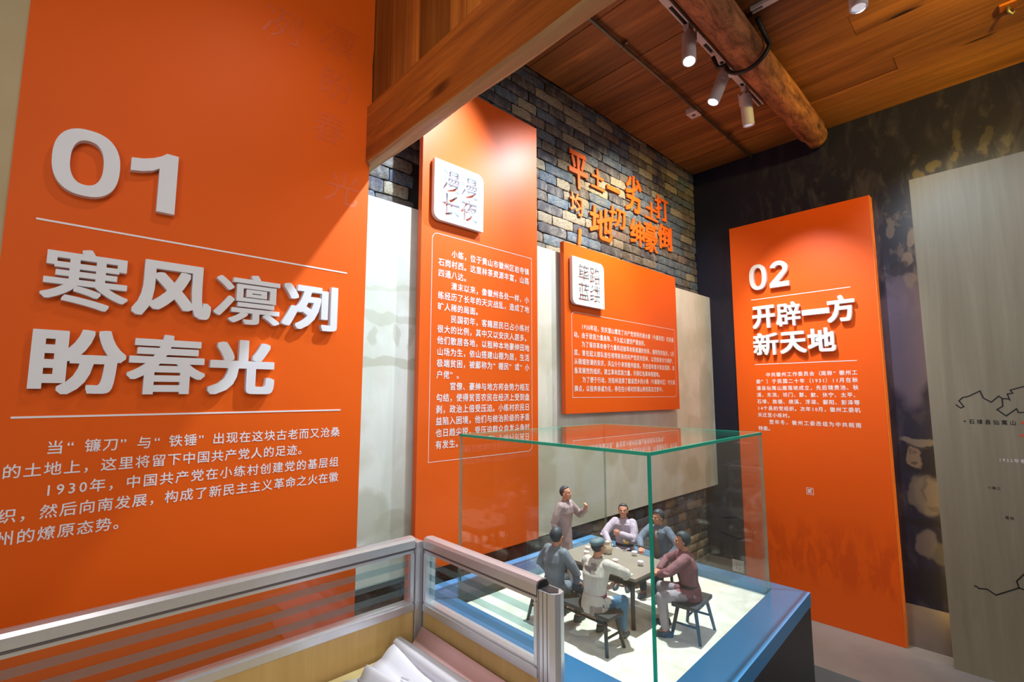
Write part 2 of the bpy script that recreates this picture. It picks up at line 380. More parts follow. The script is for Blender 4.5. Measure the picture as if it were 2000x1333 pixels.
for i, (a, b, z0, z1) in enumerate(cands):
    src = BM[i % 12]; dy = random.uniform(-.0025, .0025)
    c = Vector(((a + b) / 2, YB + BT / 2 + dy, (z0 + z1) / 2)); sc = Vector((b - a, BT, z1 - z0))
    if i < 298:
        o = bpy.data.objects.new('brick', src); COL.objects.link(o); o.parent = wb; o.location = c; o.scale = sc
    else:
        inf.add([c + Vector((v.co.x * sc.x, v.co.y * sc.y, v.co.z * sc.z)) for v in src.vertices], [tuple(p.vertices) for p in src.polygons])
o = inf.build('brick_infill', M['brick_i'], wb, True); o['kind'] = 'stuff'

# ceiling planks (run along Y)
ce = MB().box(.86, XW + .15, -2.6, YB + .05, ZC + .016, ZC + .08).build('ceiling', M['dark']); struct(ce, 'brown plank ceiling over the exhibition corner')
pm = [MB().box(-.5, .5, -.5, .5, -.5, .5).build('tmp', M['ceil_wood'])]
PLANK = pm[0].data; bpy.data.objects.remove(pm[0])
x = .872; 
while x < XW:
    w = random.choice((.15, .17, .185, .2)); x1 = min(x + w, XW + .002)
    y0, y1 = -2.5, YB
    cuts = [y0, random.uniform(-.9, .9), y1] if random.random() < .35 else [y0, y1]
    for a, b in zip(cuts, cuts[1:]):
        o = bpy.data.objects.new('plank', None and PLANK or MB().box(x + .0015, x1 - .0015, a + .001, b - .001, ZC - random.uniform(0, .004), ZC + .016).mesh('plank'))
        o.data.materials.append(M['ceil_wood']); COL.objects.link(o); o.parent = ce
    x = x1
lc = MB().box(-2.4, .84, -2.6, YC + .1, 3.9, 3.98).build('ceiling', plain('left_room_ceiling', (.35, .2, .1), .6)); struct(lc, 'ceiling of the room in front of the plank wall')

# plank wall above the beam
pw = MB().box(.868, .895, -2.5, YB, 2.70, 3.95).build('wall_upper', M['dark']); struct(pw, 'orange brown plank wall above the beam')
y = YB - .002
k = 0
while y > -.9:
    w = random.choice((.085, .10, .115, .12)); 
    o = MB().box(.848 + random.uniform(0, .004), .868, y - w + .0015, y - .0015, 2.70, 3.95).build('plank', M['wall_wood'], pw)
    y -= w; k += 1
# timber beam: rough lower edge
def beam():
    b = MB(); N = 60; rings = []
    for i in range(N + 1):
        yy = YB - .004 - i * (YB + 2.3) / N
        w1 = .006 * mnoise.noise((yy * 3, 0, 0)); w2 = .010 * mnoise.noise((yy * 2.2, 5, 0)); lo = .005 * mnoise.noise((yy * 4, 9, 0))
        rings.append([(.826, yy, 2.742), (.826 + .001, yy, 2.512 + lo), (.838, yy, 2.506 + lo), (.872 + w2, yy, 2.508 + lo * 2), (.889 + w2, yy, 2.517 + w1), (.892, yy, 2.56), (.892, yy, 2.742)])
    b.loft([[Vector(p) for p in R] for R in rings]); return b
bo = beam().build('timber_beam', M['beam_wood']); bo.data.materials.append(M['beam_lit'])
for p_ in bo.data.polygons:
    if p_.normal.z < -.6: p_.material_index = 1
meta(bo, 'flat orange brown timber beam under the plank wall, waney lower edge', 'beam')

# cream mural board
mu = MB().box(.8435, XW - .001, YC, YB - .006, .89, 2.383).build('mural_board', M['cream']); meta(mu, 'pale cream mural board with faded figures across the brick wall', 'mural')

# ------------------------------------------------------------------ lettering
def font_curve(body, size=1.0, extrude=0, bevel=0, offset=0, res=3):
    cu = bpy.data.curves.new('tmp_text', 'FONT'); cu.body = body; cu.size = size; cu.extrude = extrude; cu.bevel_depth = bevel; cu.bevel_resolution = 0; cu.offset = offset; cu.resolution_u = res
    return cu
def text_mesh(body, **kw):
    cu = font_curve(body, **kw); o = bpy.data.objects.new('tmp_text', cu); COL.objects.link(o)
    bpy.context.view_layer.update()
    me = bpy.data.meshes.new_from_object(o.evaluated_get(bpy.context.evaluated_depsgraph_get()))
    bpy.data.objects.remove(o); bpy.data.curves.remove(cu); return me
_cache = {}
def warm(chars, offset):
    need = [c for c in dict.fromkeys(chars) if (c, offset) not in _cache and c not in ' \u3000\n']
    obs = []
    for c in need:
        cu = font_curve(c, res=2); o = bpy.data.objects.new('tmp_text', cu); COL.objects.link(o); obs.append((c, o))
    bpy.context.view_layer.update(); dg = bpy.context.evaluated_depsgraph_get()
    for c, o in obs:
        me = bpy.data.meshes.new_from_object(o.evaluated_get(dg))
        bv = [(v.co.x, v.co.y) for v in me.vertices]; bf = [tuple(p.vertices) for p in me.polygons]; V_ = []; F_ = []
        sh_ = [(0, 0)] if offset == 0 else [(offset, 0), (-offset, 0), (0, offset), (0, -offset)]
        for k, (dx, dy) in enumerate(sh_):
            n0 = len(V_); V_ += [(x + dx, y + dy, k) for x, y in bv]; F_ += [tuple(i + n0 for i in f) for f in bf]
        _cache[(c, offset)] = (V_, F_); bpy.data.meshes.remove(me)
    for c, o in obs:
        cu = o.data; bpy.data.objects.remove(o); bpy.data.curves.remove(cu)
def adv(c): return .58 if c.isascii() and c.isdigit() else 1.0
def block(name, lines, x0, width, ztop, pitch_z, nat, size_y, frame, parent, mat, offset=.008, glyph_w=.94, lift=.0012):
    """lines: (text, full?) ; frame: function (u along line, v up, n out) -> xyz"""
    warm(''.join(l for l, _ in lines), offset); mb = MB()
    for i, (ln, full) in enumerate(lines):
        tot = sum(adv(c) for c in ln); p = width / tot if full else nat
        u = x0; zc = ztop - i * pitch_z
        for c in ln:
            a = adv(c) * p
            if (c, offset) in _cache:
                v, f = _cache[(c, offset)]
                if adv(c) < 1:
                    w = max(q[0] for q in v) - min(q[0] for q in v); m0 = min(q[0] for q in v); sx = min(nat, p) * .9
                    pts = [frame(u + a / 2 + (q[0] - m0 - w / 2) * sx, zc + (q[1] - .36) * size_y, lift + q[2] * 3e-5) for q in v]
                elif c in '（）“”，。、':
                    sx = min(nat, p) * glyph_w
                    m0 = (a - sx) if c in '“（' else 0; pts = [frame(u + m0 + q[0] * sx, zc + (q[1] - .36) * size_y, lift + q[2] * 3e-5) for q in v]
                else:
                    sx = min(nat, p) * glyph_w
                    pts = [frame(u + q[0] * sx + (a - min(nat, p)) / 2, zc + (q[1] - .36) * size_y, lift + q[2] * 3e-5) for q in v]
                mb.add(pts, f)
            u += a
    me = mb.mesh(name); me.materials.append(mat); o = bpy.data.objects.new(name, me); o['kind'] = 'stuff'; return link(o, parent)
def strip(mb, pts, w, frame, lift=.0012, closed=False, th=.0006):
    """polyline drawn as a flat band of width w on a frame"""
    n = len(pts); L = []; R = []
    for i in range(n):
        a = Vector(pts[(i - 1) % n] if closed or i else pts[0]); b = Vector(pts[i]); c = Vector(pts[(i + 1) % n] if closed or i < n - 1 else pts[-1])
        d1 = (b - a).normalized() if (b - a).length > 1e-9 else (c - b).normalized(); d2 = (c - b).normalized() if (c - b).length > 1e-9 else d1
        t = (d1 + d2); t = t.normalized() if t.length > 1e-6 else d1; nrm = Vector((-t.y, t.x)); k = 1 / max(.4, abs(nrm.dot(Vector((-d1.y, d1.x)))))
        L.append(b + nrm * w / 2 * k); R.append(b - nrm * w / 2 * k)
    v = [frame(p.x, p.y, lift) for p in L + R]
    mb.add(v, [(i, (i + 1) % n, (i + 1) % n + n, i + n) for i in range(n if closed else n - 1)])
def round_rect(x0, x1, z0, z1, r, corners):
    """corners: set of 'tl','tr','br','bl' that are rounded"""
    P = []
    for nm, cx, cz, a0, ex, ez in (('br', x1 - r, z0 + r, -90, x1, z0), ('tr', x1 - r, z1 - r, 0, x1, z1), ('tl', x0 + r, z1 - r, 90, x0, z1), ('bl', x0 + r, z0 + r, 180, x0, z0)):
        if nm in corners: P += [(cx + r * math.cos(math.radians(a0 + 90 * k / 6)), cz + r * math.sin(math.radians(a0 + 90 * k / 6))) for k in range(7)]
        else: P.append((ex, ez))
    return P
def frameY(Y): return lambda u, v, n: (u, Y - n, v)           # facing -Y, u along +X
def frameX(X): return lambda u, v, n: (X - n, -u, v)          # facing -X, u runs along -Y
def letter(ch, u0, u1, v0, v1, fr, lift, depth, parent, mat, offset=.03, name='raised_letter', shear=0, bevel=.0):
    me0 = text_mesh(ch, extrude=.5, res=4); mbb = MB(); base_v = [tuple(v.co) for v in me0.vertices]; base_f = [tuple(p.vertices) for p in me0.polygons]
    sq = name == 'raised_letter'; shifts = [(0, 0)]
    if offset > 0 and ch != '一':
        for k in range(24):
            a_ = 2 * PI * k / 24; cx_, cy_ = math.cos(a_), math.sin(a_); q_ = .88 / max(abs(cx_), abs(cy_)) if sq else 1.0; q_ *= 1 - .004 * ((k * 7) % 24); shifts.append((offset * cx_ * q_, offset * cy_ * q_))
    for k, (dx, dy) in enumerate(shifts):
        mbb.add([(x + dx, y + dy, z + (k * 1.2e-3 if z > 0 else 0)) for x, y, z in base_v], base_f)
    me = mbb.mesh(name)
    xs = [v.co.x for v in me.vertices]; ys = [v.co.y for v in me.vertices]; zs = [v.co.z for v in me.vertices]
    a, b, c, d = min(xs), max(xs), min(ys), max(ys); z0, z1 = min(zs), max(zs)
    if ch in '一': c, d = .5 * (c + d) - .045, .5 * (c + d) + .045
    for v in me.vertices:
        U = u0 + (v.co.x - a) / (b - a) * (u1 - u0); V = v0 + (v.co.y - c) / (d - c) * (v1 - v0)
        v.co = fr(U + shear * (V - v0), V, lift + (v.co.z - z0) / (z1 - z0) * depth)
    me.materials.clear(); me.materials.append(mat)
    for p in me.polygons: p.use_smooth = False
    o = bpy.data.objects.new(name, me); return link(o, parent)
def numeral(ch, u0, u1, v0, v1, fr, lift, depth, parent, mat):
    w = u1 - u0; h = v1 - v0
    def P(x, y): return (u0 + x * w, v0 + y * h)
    mb = MB()
    def solid(loop):
        n = len(loop); mb.add([fr(*q, lift) for q in loop] + [fr(*q, lift + depth) for q in loop], [tuple(range(n))[::-1], tuple(range(n, 2 * n))] + [(i, (i + 1) % n, (i + 1) % n + n, i + n) for i in range(n)])
    if ch == '0':
        N = 48; ax = .5; rin = .255
        def se(a, rx, ry, e=2.4):
            c, s_ = math.cos(a), math.sin(a); return (.5 + rx * math.copysign(abs(c) ** (2 / e), c), .5 + ry * math.copysign(abs(s_) ** (2 / e), s_))
        out = [P(*se(2 * PI * i / N, .5, .5)) for i in range(N)]; inn = [P(*se(2 * PI * i / N, .5 - rin, .5 - rin * w / h * .86)) for i in range(N)]
        V = [fr(*q, l) for l in (lift, lift + depth) for lp in (out, inn) for q in lp]
        F = []
        for i in range(N):
            j = (i + 1) % N; F += [(i, j, N + j, N + i), (2 * N + i, 2 * N + j, 3 * N + j, 3 * N + i), (i, j, 2 * N + j, 2 * N + i), (N + i, N + j, 3 * N + j, 3 * N + i)]
        mb.add(V, F)
    elif ch == '1':
        solid([P(*q) for q in ((.60, 0), (1, 0), (1, 1), (.74, 1), (.62, .93), (.45, .865), (.25, .815), (0, .785), (0, .575), (.25, .605), (.46, .655), (.60, .72))])
    else:
        t = .21
        arc = [(.5 + .47 * math.cos(math.radians(a)), .70 + .30 * math.sin(math.radians(a))) for a in range(165, -46, -15)]
        inn = [(.5 + .21 * math.cos(math.radians(a)), .70 + .135 * math.sin(math.radians(a))) for a in range(165, -46, -15)]
        outer = arc + [(.42, .19), (1, .19), (1, 0), (0, 0), (0, .16)]
        solid([P(*q) for q in outer + inn[::-1]])
    return mb.build('raised_letter', mat, parent)
def rule(u0, u1, v, fr, parent, w=.005):
    mb = MB(); mb.add([fr(u0, v - w / 2, 0), fr(u1, v - w / 2, 0), fr(u1, v + w / 2, 0), fr(u0, v + w / 2, 0), fr(u0, v - w / 2, .0015), fr(u1, v - w / 2, .0015), fr(u1, v + w / 2, .0015), fr(u0, v + w / 2, .0015)],
                      [(0, 1, 2, 3), (4, 5, 6, 7), (0, 1, 5, 4), (1, 2, 6, 5), (2, 3, 7, 6), (3, 0, 4, 7)])
    return mb.build('rule_line', M['print_white'], parent)
def in_poly(x, y, P):
    c = False; j = len(P) - 1
    for i in range(len(P)):
        xi, yi = P[i]; xj, yj = P[j]
        if (yi > y) != (yj > y) and x < (xj - xi) * (y - yi) / (yj - yi) + xi: c = not c
        j = i
    return c
def glyph_contours(ch):
    to = bpy.data.objects.new('tmp_text', font_curve(ch)); COL.objects.link(to); bpy.context.view_layer.update()
    for q in bpy.context.selected_objects: q.select_set(False)
    bpy.context.view_layer.objects.active = to; to.select_set(True); bpy.ops.object.convert(target='CURVE')
    to = bpy.context.view_layer.objects.active; out = []
    for s_ in to.data.splines:
        P = []; b = list(s_.bezier_points)
        for p, q in zip(b, b[1:] + b[:1]):
            straight = (p.handle_right - p.co).cross(q.co - p.co).length < 1e-4 and (q.handle_left - q.co).cross(q.co - p.co).length < 1e-4
            for k in range(1 if straight else 4):
                t = k / 4; m = (1 - t); w = p.co * m ** 3 + p.handle_right * 3 * m * m * t + q.handle_left * 3 * m * t * t + q.co * t ** 3; P.append((w.x, w.y))
        if len(P) > 2: out.append(P)
    bpy.data.objects.remove(to); return out
def badge(chars, x0, x1, z0, z1, Yf, depth, parent, r=.035, inner=None, bold=.014):
    """white plate with four characters cut through it"""
    from mathutils.geometry import delaunay_2d_cdt
    ix0, ix1, iz0, iz1 = inner; w = (ix1 - ix0) / 2; h = (iz1 - iz0) / 2; groups = []
    for k, ch in enumerate(chars):
        C_ = glyph_contours(ch); xs = [p[0] for c in C_ for p in c]; ys = [p[1] for c in C_ for p in c]; a, b, c0, d = min(xs), max(xs), min(ys), max(ys)
        ox, oz = ix0 + (k % 2) * w * 1.03, iz0 + (1 - k // 2) * h * 1.03
        base = [[(ox + (p[0] - a) / (b - a) * w * .95, oz + (p[1] - c0) / (d - c0) * h * .93) for p in c] for c in C_]
        for dx, dz in ((0, 0), (bold * w, 0), (-bold * w, 0), (0, bold * h * 1.2), (0, -bold * h * 1.2)): groups.append([[(p[0] + dx, p[1] + dz) for p in c] for c in base])
    outer = round_rect(x0, x1, z0, z1, r, {'tr', 'bl'}); V = []; E_l = []
    for loop in [outer] + [c for g in groups for c in g]:
        n0 = len(V); V += [Vector(p) for p in loop]; E_l += [(n0 + i, n0 + (i + 1) % len(loop)) for i in range(len(loop))]
    vo, eo, fo, *_ = delaunay_2d_cdt(V, E_l, [], 0, 1e-6, False)
    keep = []
    bbs = [[min(p[0] for c in g for p in c), max(p[0] for c in g for p in c), min(p[1] for c in g for p in c), max(p[1] for c in g for p in c)] for g in groups]
    for f in fo:
        cx = sum(vo[i].x for i in f) / 3; cz = sum(vo[i].y for i in f) / 3
        if not in_poly(cx, cz, outer): continue
        hole = False
        for g, bb in zip(groups, bbs):
            if bb[0] <= cx <= bb[1] and bb[2] <= cz <= bb[3] and sum(in_poly(cx, cz, c) for c in g) % 2: hole = True; break
        if not hole: keep.append(tuple(f))
    n = len(vo); cnt = {}
    for f in keep:
        for i in range(3):
            e = (f[i], f[(i + 1) % 3]); cnt[e] = 1
    sides = [(a, b, b + n, a + n) for (a, b) in cnt if (b, a) not in cnt]
    mb = MB(); mb.add([(v.x, Yf - depth, v.y) for v in vo] + [(v.x, Yf, v.y) for v in vo], keep + [tuple(i + n for i in f[::-1]) for f in keep] + sides)
    o = mb.build('title_plate', M['plate'], parent); o['label'] = 'white plate with cut-out characters'; return o

# --- large orange panel 01
p1 = empty('display_panel', (0, 0, 0), 'widest orange wall panel with raised white 01 and seven large characters', 'panel', 'orange exhibition panels')
def panel01_board():
    # right edge slightly ragged where it meets the beam
    P = [(-.125, .3), (.8435, .3), (.8435, 2.50), (.8455, 2.502), (.8405, 2.53), (.8412, 2.62), (.839, 2.69), (.8425, 2.745), (.8455, 2.75), (.8445, 2.87), (.8425, 2.93), (.8465, 3.0), (.846, 3.95), (-.125, 3.95)]
    return MB().prism(P, (0, YC + .004, 0), (1, 0, 0), (0, 0, 1), (0, -1, 0), .005)
board = panel01_board().build('board', M['orange_matte'], p1)
F1 = frameY(YC - .001)
numeral('0', -.053, .086, 2.131, 2.317, F1, .001, .022, p1, M['letter'])
numeral('1', .109, .219, 2.131, 2.312, F1, .001, .022, p1, M['letter'])
for ch, a, b in (('寒', -.049, .128), ('风', .137, .330), ('凛', .337, .530), ('冽', .538, .728)): letter(ch, a, b, 1.822, 1.985, F1, .001, .022, p1, M['letter'], {'寒': .020, '凛': .016, '冽': .030, '风': .036, '盼': .034, '春': .026, '光': .038}[ch])
for ch, a, b in (('盼', -.053, .136), ('春', .139, .326), ('光', .334, .524)): letter(ch, a, b, 1.598, 1.770, F1, .001, .022, p1, M['letter'], {'寒': .020, '凛': .016, '冽': .030, '风': .036, '盼': .034, '春': .026, '光': .038}[ch])
rule(-.070, .768, 2.052, F1, p1, .005); rule(-.076, .763, 1.541, F1, p1, .005)
block('printed_text', [('　　当“镰刀”与“铁锤”出现在这块古老而又沧桑', 1), ('的土地上，这里将留下中国共产党人的足迹。', 0), ('　　1930年，中国共产党在小练村创建党的基层组', 1), ('织，然后向南发展，构成了新民主主义革命之火在徽', 1), ('州的燎原态势。', 0)],
      -.081, .847, 1.462, .0530, .0368, .0365, F1, p1, M['print_white'], .010)
# faint brush characters printed in the orange
warm('凛冽盼春光', .0)
mb = MB()
for ch, cx, cz, sz in (('凛', .70, 2.97, .15), ('冽', .50, 2.92, .14), ('盼', .70, 2.78, .14), ('春', .68, 2.60, .13), ('光', .74, 2.38, .14)):
    v, f = _cache[(ch, 0.0)]; mb.add([F1(cx + (q[0] - .5) * sz + .15 * (q[1] - .4) * sz, cz + (q[1] - .4) * sz, .0006) for q in v], f)
me = mb.mesh('brush_print'); me.materials.append(plain('darker_orange_print', (.735, .096, .007), .45)); o = bpy.data.objects.new('brush_print', me); o['kind'] = 'stuff'; link(o, p1)

# --- panel 2 (tall) and panel 3
def panel_box(x0, x1, z0, z1, y0, y1, parent):
    mb = MB().box(x0, x1, y0, y1, z0, z1); return mb.build('board', M['orange'], parent, bevel=.001)
YP = YC - .05
p2 = empty('display_panel', (0, 0, 0), 'tall narrow orange panel with a white plate, left of the landscape panel', 'panel', 'orange exhibition panels')
panel_box(1.060, 1.756, .905, 3.0, YP, YC - .022, p2)
MB().box(1.15, 1.66, YC - .022, YC - .001, 1.0, 2.3).build('mounting_batten', M['dark'], p2)
F2 = frameY(YP)
badge('漫漫长夜', 1.103, 1.372, 2.335, 2.602, YP - .006, .020, p2, .035, (1.145, 1.338, 2.365, 2.572))
MB().box(1.15, 1.33, YP - .006, YP, 2.38, 2.56).build('spacer', M['orange_edge'], p2)
mb = MB(); strip(mb, round_rect(1.114, 1.712, 1.324, 2.283, .028, {'tl', 'br'}), .0022, F2, .001, True); me = mb.mesh('text_frame'); me.materials.append(M['print_white']); link(bpy.data.objects.new('text_frame', me), p2)
T2 = ['　　小练，位于黄山市徽州区岩寺镇', '石岗村西。这里林茶资源丰富，山路', '四通八达。', '　　清末以来，像徽州各处一样，小', '练经历了长年的天灾战乱，造成了地', '旷人稀的局面。', '　　民国初年，客籍居民已占小练村', '很大的比例，其中又以安庆人居多。', '他们散居各地，以租种本地豪绅田地', '山场为生，依山搭建山棚为居，生活', '极端贫困，被鄙称为“棚民”或“小', '户佬”。', '　　官僚、豪绅与地方邦会势力相互', '勾结，使得贫苦农民在经济上受到盘', '剥，政治上倍受压迫。小练村农民日', '益陷入困境，他们与统治阶级的矛盾', '也日趋尖锐，受压迫群众自发斗争时', '有发生。']
block('printed_text', [(l, len(l) > 14) for l in T2], 1.146, .550, 2.208, .0481, .0344, .036, F2, p2, M['print_white'], .016)
p3 = empty('display_panel', (0, 0, 0), 'orange landscape panel with a white plate under the brush lettering', 'panel', 'orange exhibition panels')
panel_box(1.967, 3.190, 1.493, 2.433, YP, YC - .022, p3)
MB().box(2.1, 3.05, YC - .022, YC - .001, 1.6, 2.3).build('mounting_batten', M['dark'], p3)
badge('筚路蓝缕', 2.006, 2.294, 2.087, 2.353, YP - .006, .020, p3, .035, (2.058, 2.258, 2.118, 2.322))
MB().box(2.07, 2.23, YP - .006, YP, 2.13, 2.31).build('spacer', M['orange_edge'], p3)
mb = MB(); strip(mb, round_rect(2.024, 3.150, 1.579, 2.048, .028, {'tl', 'br'}), .0025, F2, .001, True); me = mb.mesh('text_frame'); me.materials.append(M['print_white']); link(bpy.data.objects.new('text_frame', me), p3)
T3 = [('　　1930年初，安庆潜山爆发了共产党领导的清水寨（今属岳西）农民暴', 1), ('动。由于敌我力量悬殊，不久起义遭受严重挫折。', 0), ('　　为了保存革命骨干力量和迎接革命新高潮的到来，遵照党的指示，5月', 1), ('底，曾在起义部队担任领导职务的共产党员刘伯林，以货郎身份为掩护，', 1), ('从硝烟弥漫的安庆，风尘仆仆来到徽州歙县。先在岩寺复兴饭店落脚，准', 1), ('备发展党的组织，建立革命武装力量，开辟红色革命根据地。', 0), ('　　为了便于行动，刘伯林选择了歙县西乡的小练（今属徽州区）作为落', 1), ('脚点，以投奔亲戚为名，移住在小练村的潜山移民陈友交家中。', 0)]
block('printed_text', T3, 2.040, 1.095, 1.972, .0492, .0338, .0355, F2, p3, M['print_white'], .016)

# --- panel 02
p4 = empty('display_panel', (0, 0, 0), 'tall orange panel with raised white 02 on the dark mural wall', 'panel', 'orange exhibition panels')
def p02_mat():
    t = NT('orange_vinyl_crowd_print'); n = t.noise(t.coords((1, 9, 3)), 1.6, 5, .6, .4); z = t.node('ShaderNodeSeparateXYZ'); tc = t.node('ShaderNodeTexCoord'); t.l(tc.outputs['Object'], z.inputs[0])
    band = t.ramp(z.outputs[2], [(.30, (0, 0, 0)), (.42, (1, 1, 1)), (.62, (1, 1, 1)), (.82, (0, 0, 0))])
    m = t.ramp(n, [(.45, (0, 0, 0)), (.56, (.34, .34, .34))])
    t.base(t.mix(t.math('MULTIPLY', m, band), ORANGE, (.42, .035, .008))); return t.pr(.42, 0, .32)
XP = 3.78
MB().box(XP, XW - .001, .614, 1.515, .1005, 2.893).build('board', p02_mat(), p4, bevel=.001)
MB().box(XP - .0005, XP + .069, .609, .6135, .1005, 2.893).build('led_lit_edge', plain('orange_led_glow', (.80, .20, .015), .5), p4)  # side of the panel, yellow LED glow put into its colour
F4 = frameX(XP)
numeral('0', -1.372, -1.252, 2.368, 2.560, F4, .006, .028, p4, M['letter']); numeral('2', -1.232, -1.104, 2.368, 2.560, F4, .006, .028, p4, M['letter'])
for ch, a, b, c, d in (('开', 1.366, 1.210, 2.078, 2.245), ('辟', 1.204, 1.044, 2.078, 2.250), ('一', 1.036, .872, 2.138, 2.180), ('方', .886, .728, 2.073, 2.252), ('新', 1.370, 1.198, 1.879, 2.043), ('天', 1.188, 1.020, 1.882, 2.036), ('地', 1.013, .848, 1.882, 2.045)):
    letter(ch, -a, -b, c, d, F4, .006, .028, p4, M['letter'], {'辟': .022, '新': .026}.get(ch, .036))
rule(-1.379, -.750, 2.303, F4, p4, .005); rule(-1.377, -.745, 1.815, F4, p4, .005)
T4 = [('　　中共徽州工作委员会（简称“徽州工', 1), ('委”）于民国二十年（1931）11月在秋', 1), ('浦县仙寓山雁落坡成立，先后辖贵池、秋', 1), ('浦、东流、祁门、黟、歙、休宁、太平、', 1), ('石埭、旌德、绩溪、浮梁、鄱阳、彭泽等', 1), ('14个县的党组织。次年10月，徽州工委机', 1), ('关迁至小练村。', 0), ('　　翌年冬，徽州工委改组为中共皖南', 1), ('特委。', 0)]
block('printed_text', T4, -1.376, .632, 1.737, .0486, .0335, .034, F4, p4, M['print_white'], .022)
mb = MB(); strip(mb, [(-1.086, .920), (-1.046, .920), (-1.046, .963), (-1.086, .963)], .0028, F4, .001, True); me = mb.mesh('seal_frame'); me.materials.append(M['print_white']); link(bpy.data.objects.new('seal_frame', me), p4)
block('seal_character', [('贰', 0)], -1.0815, .03, .9415, .03, .031, .034, F4, p4, M['print_white'], .02)

# --- brush lettering on the brick
wl_ = empty('brush_lettering', (0, 0, 0), 'red orange brush lettering fixed on the brick wall above the landscape panel', 'lettering')
RED = plain('red_orange_paint', (.80, .13, .012), .5)
FB = frameY(YB - .006)
for ch, a, b, c, d, of, sh in (('平', 2.186, 2.368, 2.862, 3.103, .021, -.04), ('均', 2.190, 2.312, 2.690, 2.830, .018, -.05), ('丨', 2.256, 2.282, 2.507, 2.610, .02, .1), ('土', 2.398, 2.545, 2.921, 3.059, .021, -.03), ('地', 2.372, 2.618, 2.590, 2.808, .021, .05), ('一', 2.571, 2.721, 2.957, 2.990, .0, 0), ('切', 2.583, 2.774, 2.712, 2.856, .018, .06), ('劣', 2.784, 2.985, 2.873, 3.149, .018, .05), ('绅', 2.835, 3.017, 2.641, 2.832, .018, 0), ('土', 3.045, 3.216, 2.880, 3.020, .021, 0), ('豪', 3.020, 3.195, 2.630, 2.860, .018, 0), ('打', 3.191, 3.381, 2.915, 3.108, .016, -.03), ('倒', 3.207, 3.412, 2.690, 2.890, .018, .03)):
    letter(ch, a, b, c, d, FB, 0, .008, wl_, RED, of, 'brush_character', sh)

# ------------------------------------------------------------------ backlit birch map board
mp_ = empty('map_board', (0, 0, 0), 'pale wooden map board with black river lines at the right wall', 'board')
XM = 3.70
MB().box(XM, XM + .035, -1.6, .396, .1005, 2.898).build('board', M['map_wood'], mp_, bevel=.001)
for yy in (.25, -.6, -1.4): MB().box(XM + .035, XW - .006, yy - .02, yy + .02, .1005, 2.6).build('standoff_batten', M['dark'], mp_)
def emis(name, c, st):
    t = NT(name); t.bsdf.inputs['Emission Color'].default_value = (*c, 1); t.bsdf.inputs['Emission Strength'].default_value = st; t.base(tuple(x * .5 for x in c)); return t.m
LED = emis('warm_led', (1.0, .70, .08), 75)
MB().box(XM + .040, XM + .050, -1.5, .36, 2.862, 2.874).build('light_strip', LED, mp_)
MB().box(XM + .040, XM + .050, .362, .372, .3, 2.85).build('light_strip', emis('warm_led_side', (1.0, .62, .16), 22), mp_)
F5 = frameX(XM)
BLK = plain('black_map_line', (.02, .016, .016), .4)
def poly(name, pts, w, mat):
    mb = MB(); strip(mb, [(-a, b) for a, b in pts], w, F5, .001); me = mb.mesh(name); me.materials.append(mat); link(bpy.data.objects.new(name, me), mp_)
poly('river_line', [(0.284, 1.539), (0.265, 1.52), (0.251, 1.528), (0.269, 1.56), (0.252, 1.579), (0.23, 1.584), (0.18, 1.615), (0.169, 1.576), (0.14, 1.554), (0.109, 1.587), (0.097, 1.574), (0.075, 1.573), (0.069, 1.567), (0.076, 1.598), (0.055, 1.603), (0.063, 1.619), (0.011, 1.638), (-.06, 1.66), (-.10, 1.72), (-.2, 1.70)], .0062, BLK)
poly('river_line', [(0.097, 1.574), (0.098, 1.533), (0.121, 1.515), (0.089, 1.482), (0.048, 1.521), (0.042, 1.501), (0.022, 1.503), (-.05, 1.50), (-.09, 1.45), (-.05, 1.38)], .0062, BLK)
poly('river_line', [(0.283, 0.566), (0.271, 0.564), (0.264, 0.557), (0.232, 0.562), (0.2, 0.541), (0.111, 0.602), (0.117, 0.634), (0.088, 0.675), (.02, .72), (-.08, .70)], .0062, BLK)
poly('river_line', [(0.111, 0.602), (0.094, 0.599), (.03, .57), (-.1, .6)], .0062, BLK)
REDP = plain('red_map_mark', (.75, .10, .03), .4)
poly('route_mark', [(.037, 1.449), (-.05, 1.452)], .012, REDP)
mb = MB(); mb.add([F5(-.059, 1.379, .001), F5(.06, 1.372, .001), F5(.06, 1.395, .001), F5(-.03, 1.391, .001)], [(0, 1, 2, 3)]); me = mb.mesh('route_mark'); me.materials.append(REDP); link(bpy.data.objects.new('route_mark', me), mp_)
block('place_name', [('石埭县仙寓山', 1)], -.240, .190, 1.4465, .03, .026, .028, F5, mp_, BLK, .015)
mb = MB(); mb.add([F5(-.253 + .005 * math.cos(a), 1.4475 + .004 * math.sin(a), .001) for a in [k * PI / 6 for k in range(12)]], [tuple(range(12))]); me = mb.mesh('place_dot'); me.materials.append(BLK); link(bpy.data.objects.new('place_dot', me), mp_)
block('date_note', [('1932年春', 1)], -.137, .105, 1.249, .03, .022, .022, F5, mp_, M['print_white'], .015)
block('place_name', [('小路口', 1)], -.190, .052, 1.097, .03, .0155, .016, F5, mp_, BLK, .01)
block('place_name', [('塔坊', 1)], -.136, .037, .950, .03, .0165, .018, F5, mp_, BLK, .01)

# ------------------------------------------------------------------ wall socket
so = empty('power_socket', (XW - .004, 1.596, .308), 'white double power socket low on the dark wall behind the glass case', 'socket')
MB().box(-.009, 0, -.043, .043, -.043, .043).build('face_plate', M['letter'], so, bevel=.002)
for y, z, h in ((-.012, .012, .010), (.012, .012, .010), (-.012, -.014, .012), (.012, -.014, .012), (0, -.026, .010)):
    MB().box(-.0095, -.0088, y - .002, y + .002, z - h / 2, z + h / 2).build('slot', M['black'], so)

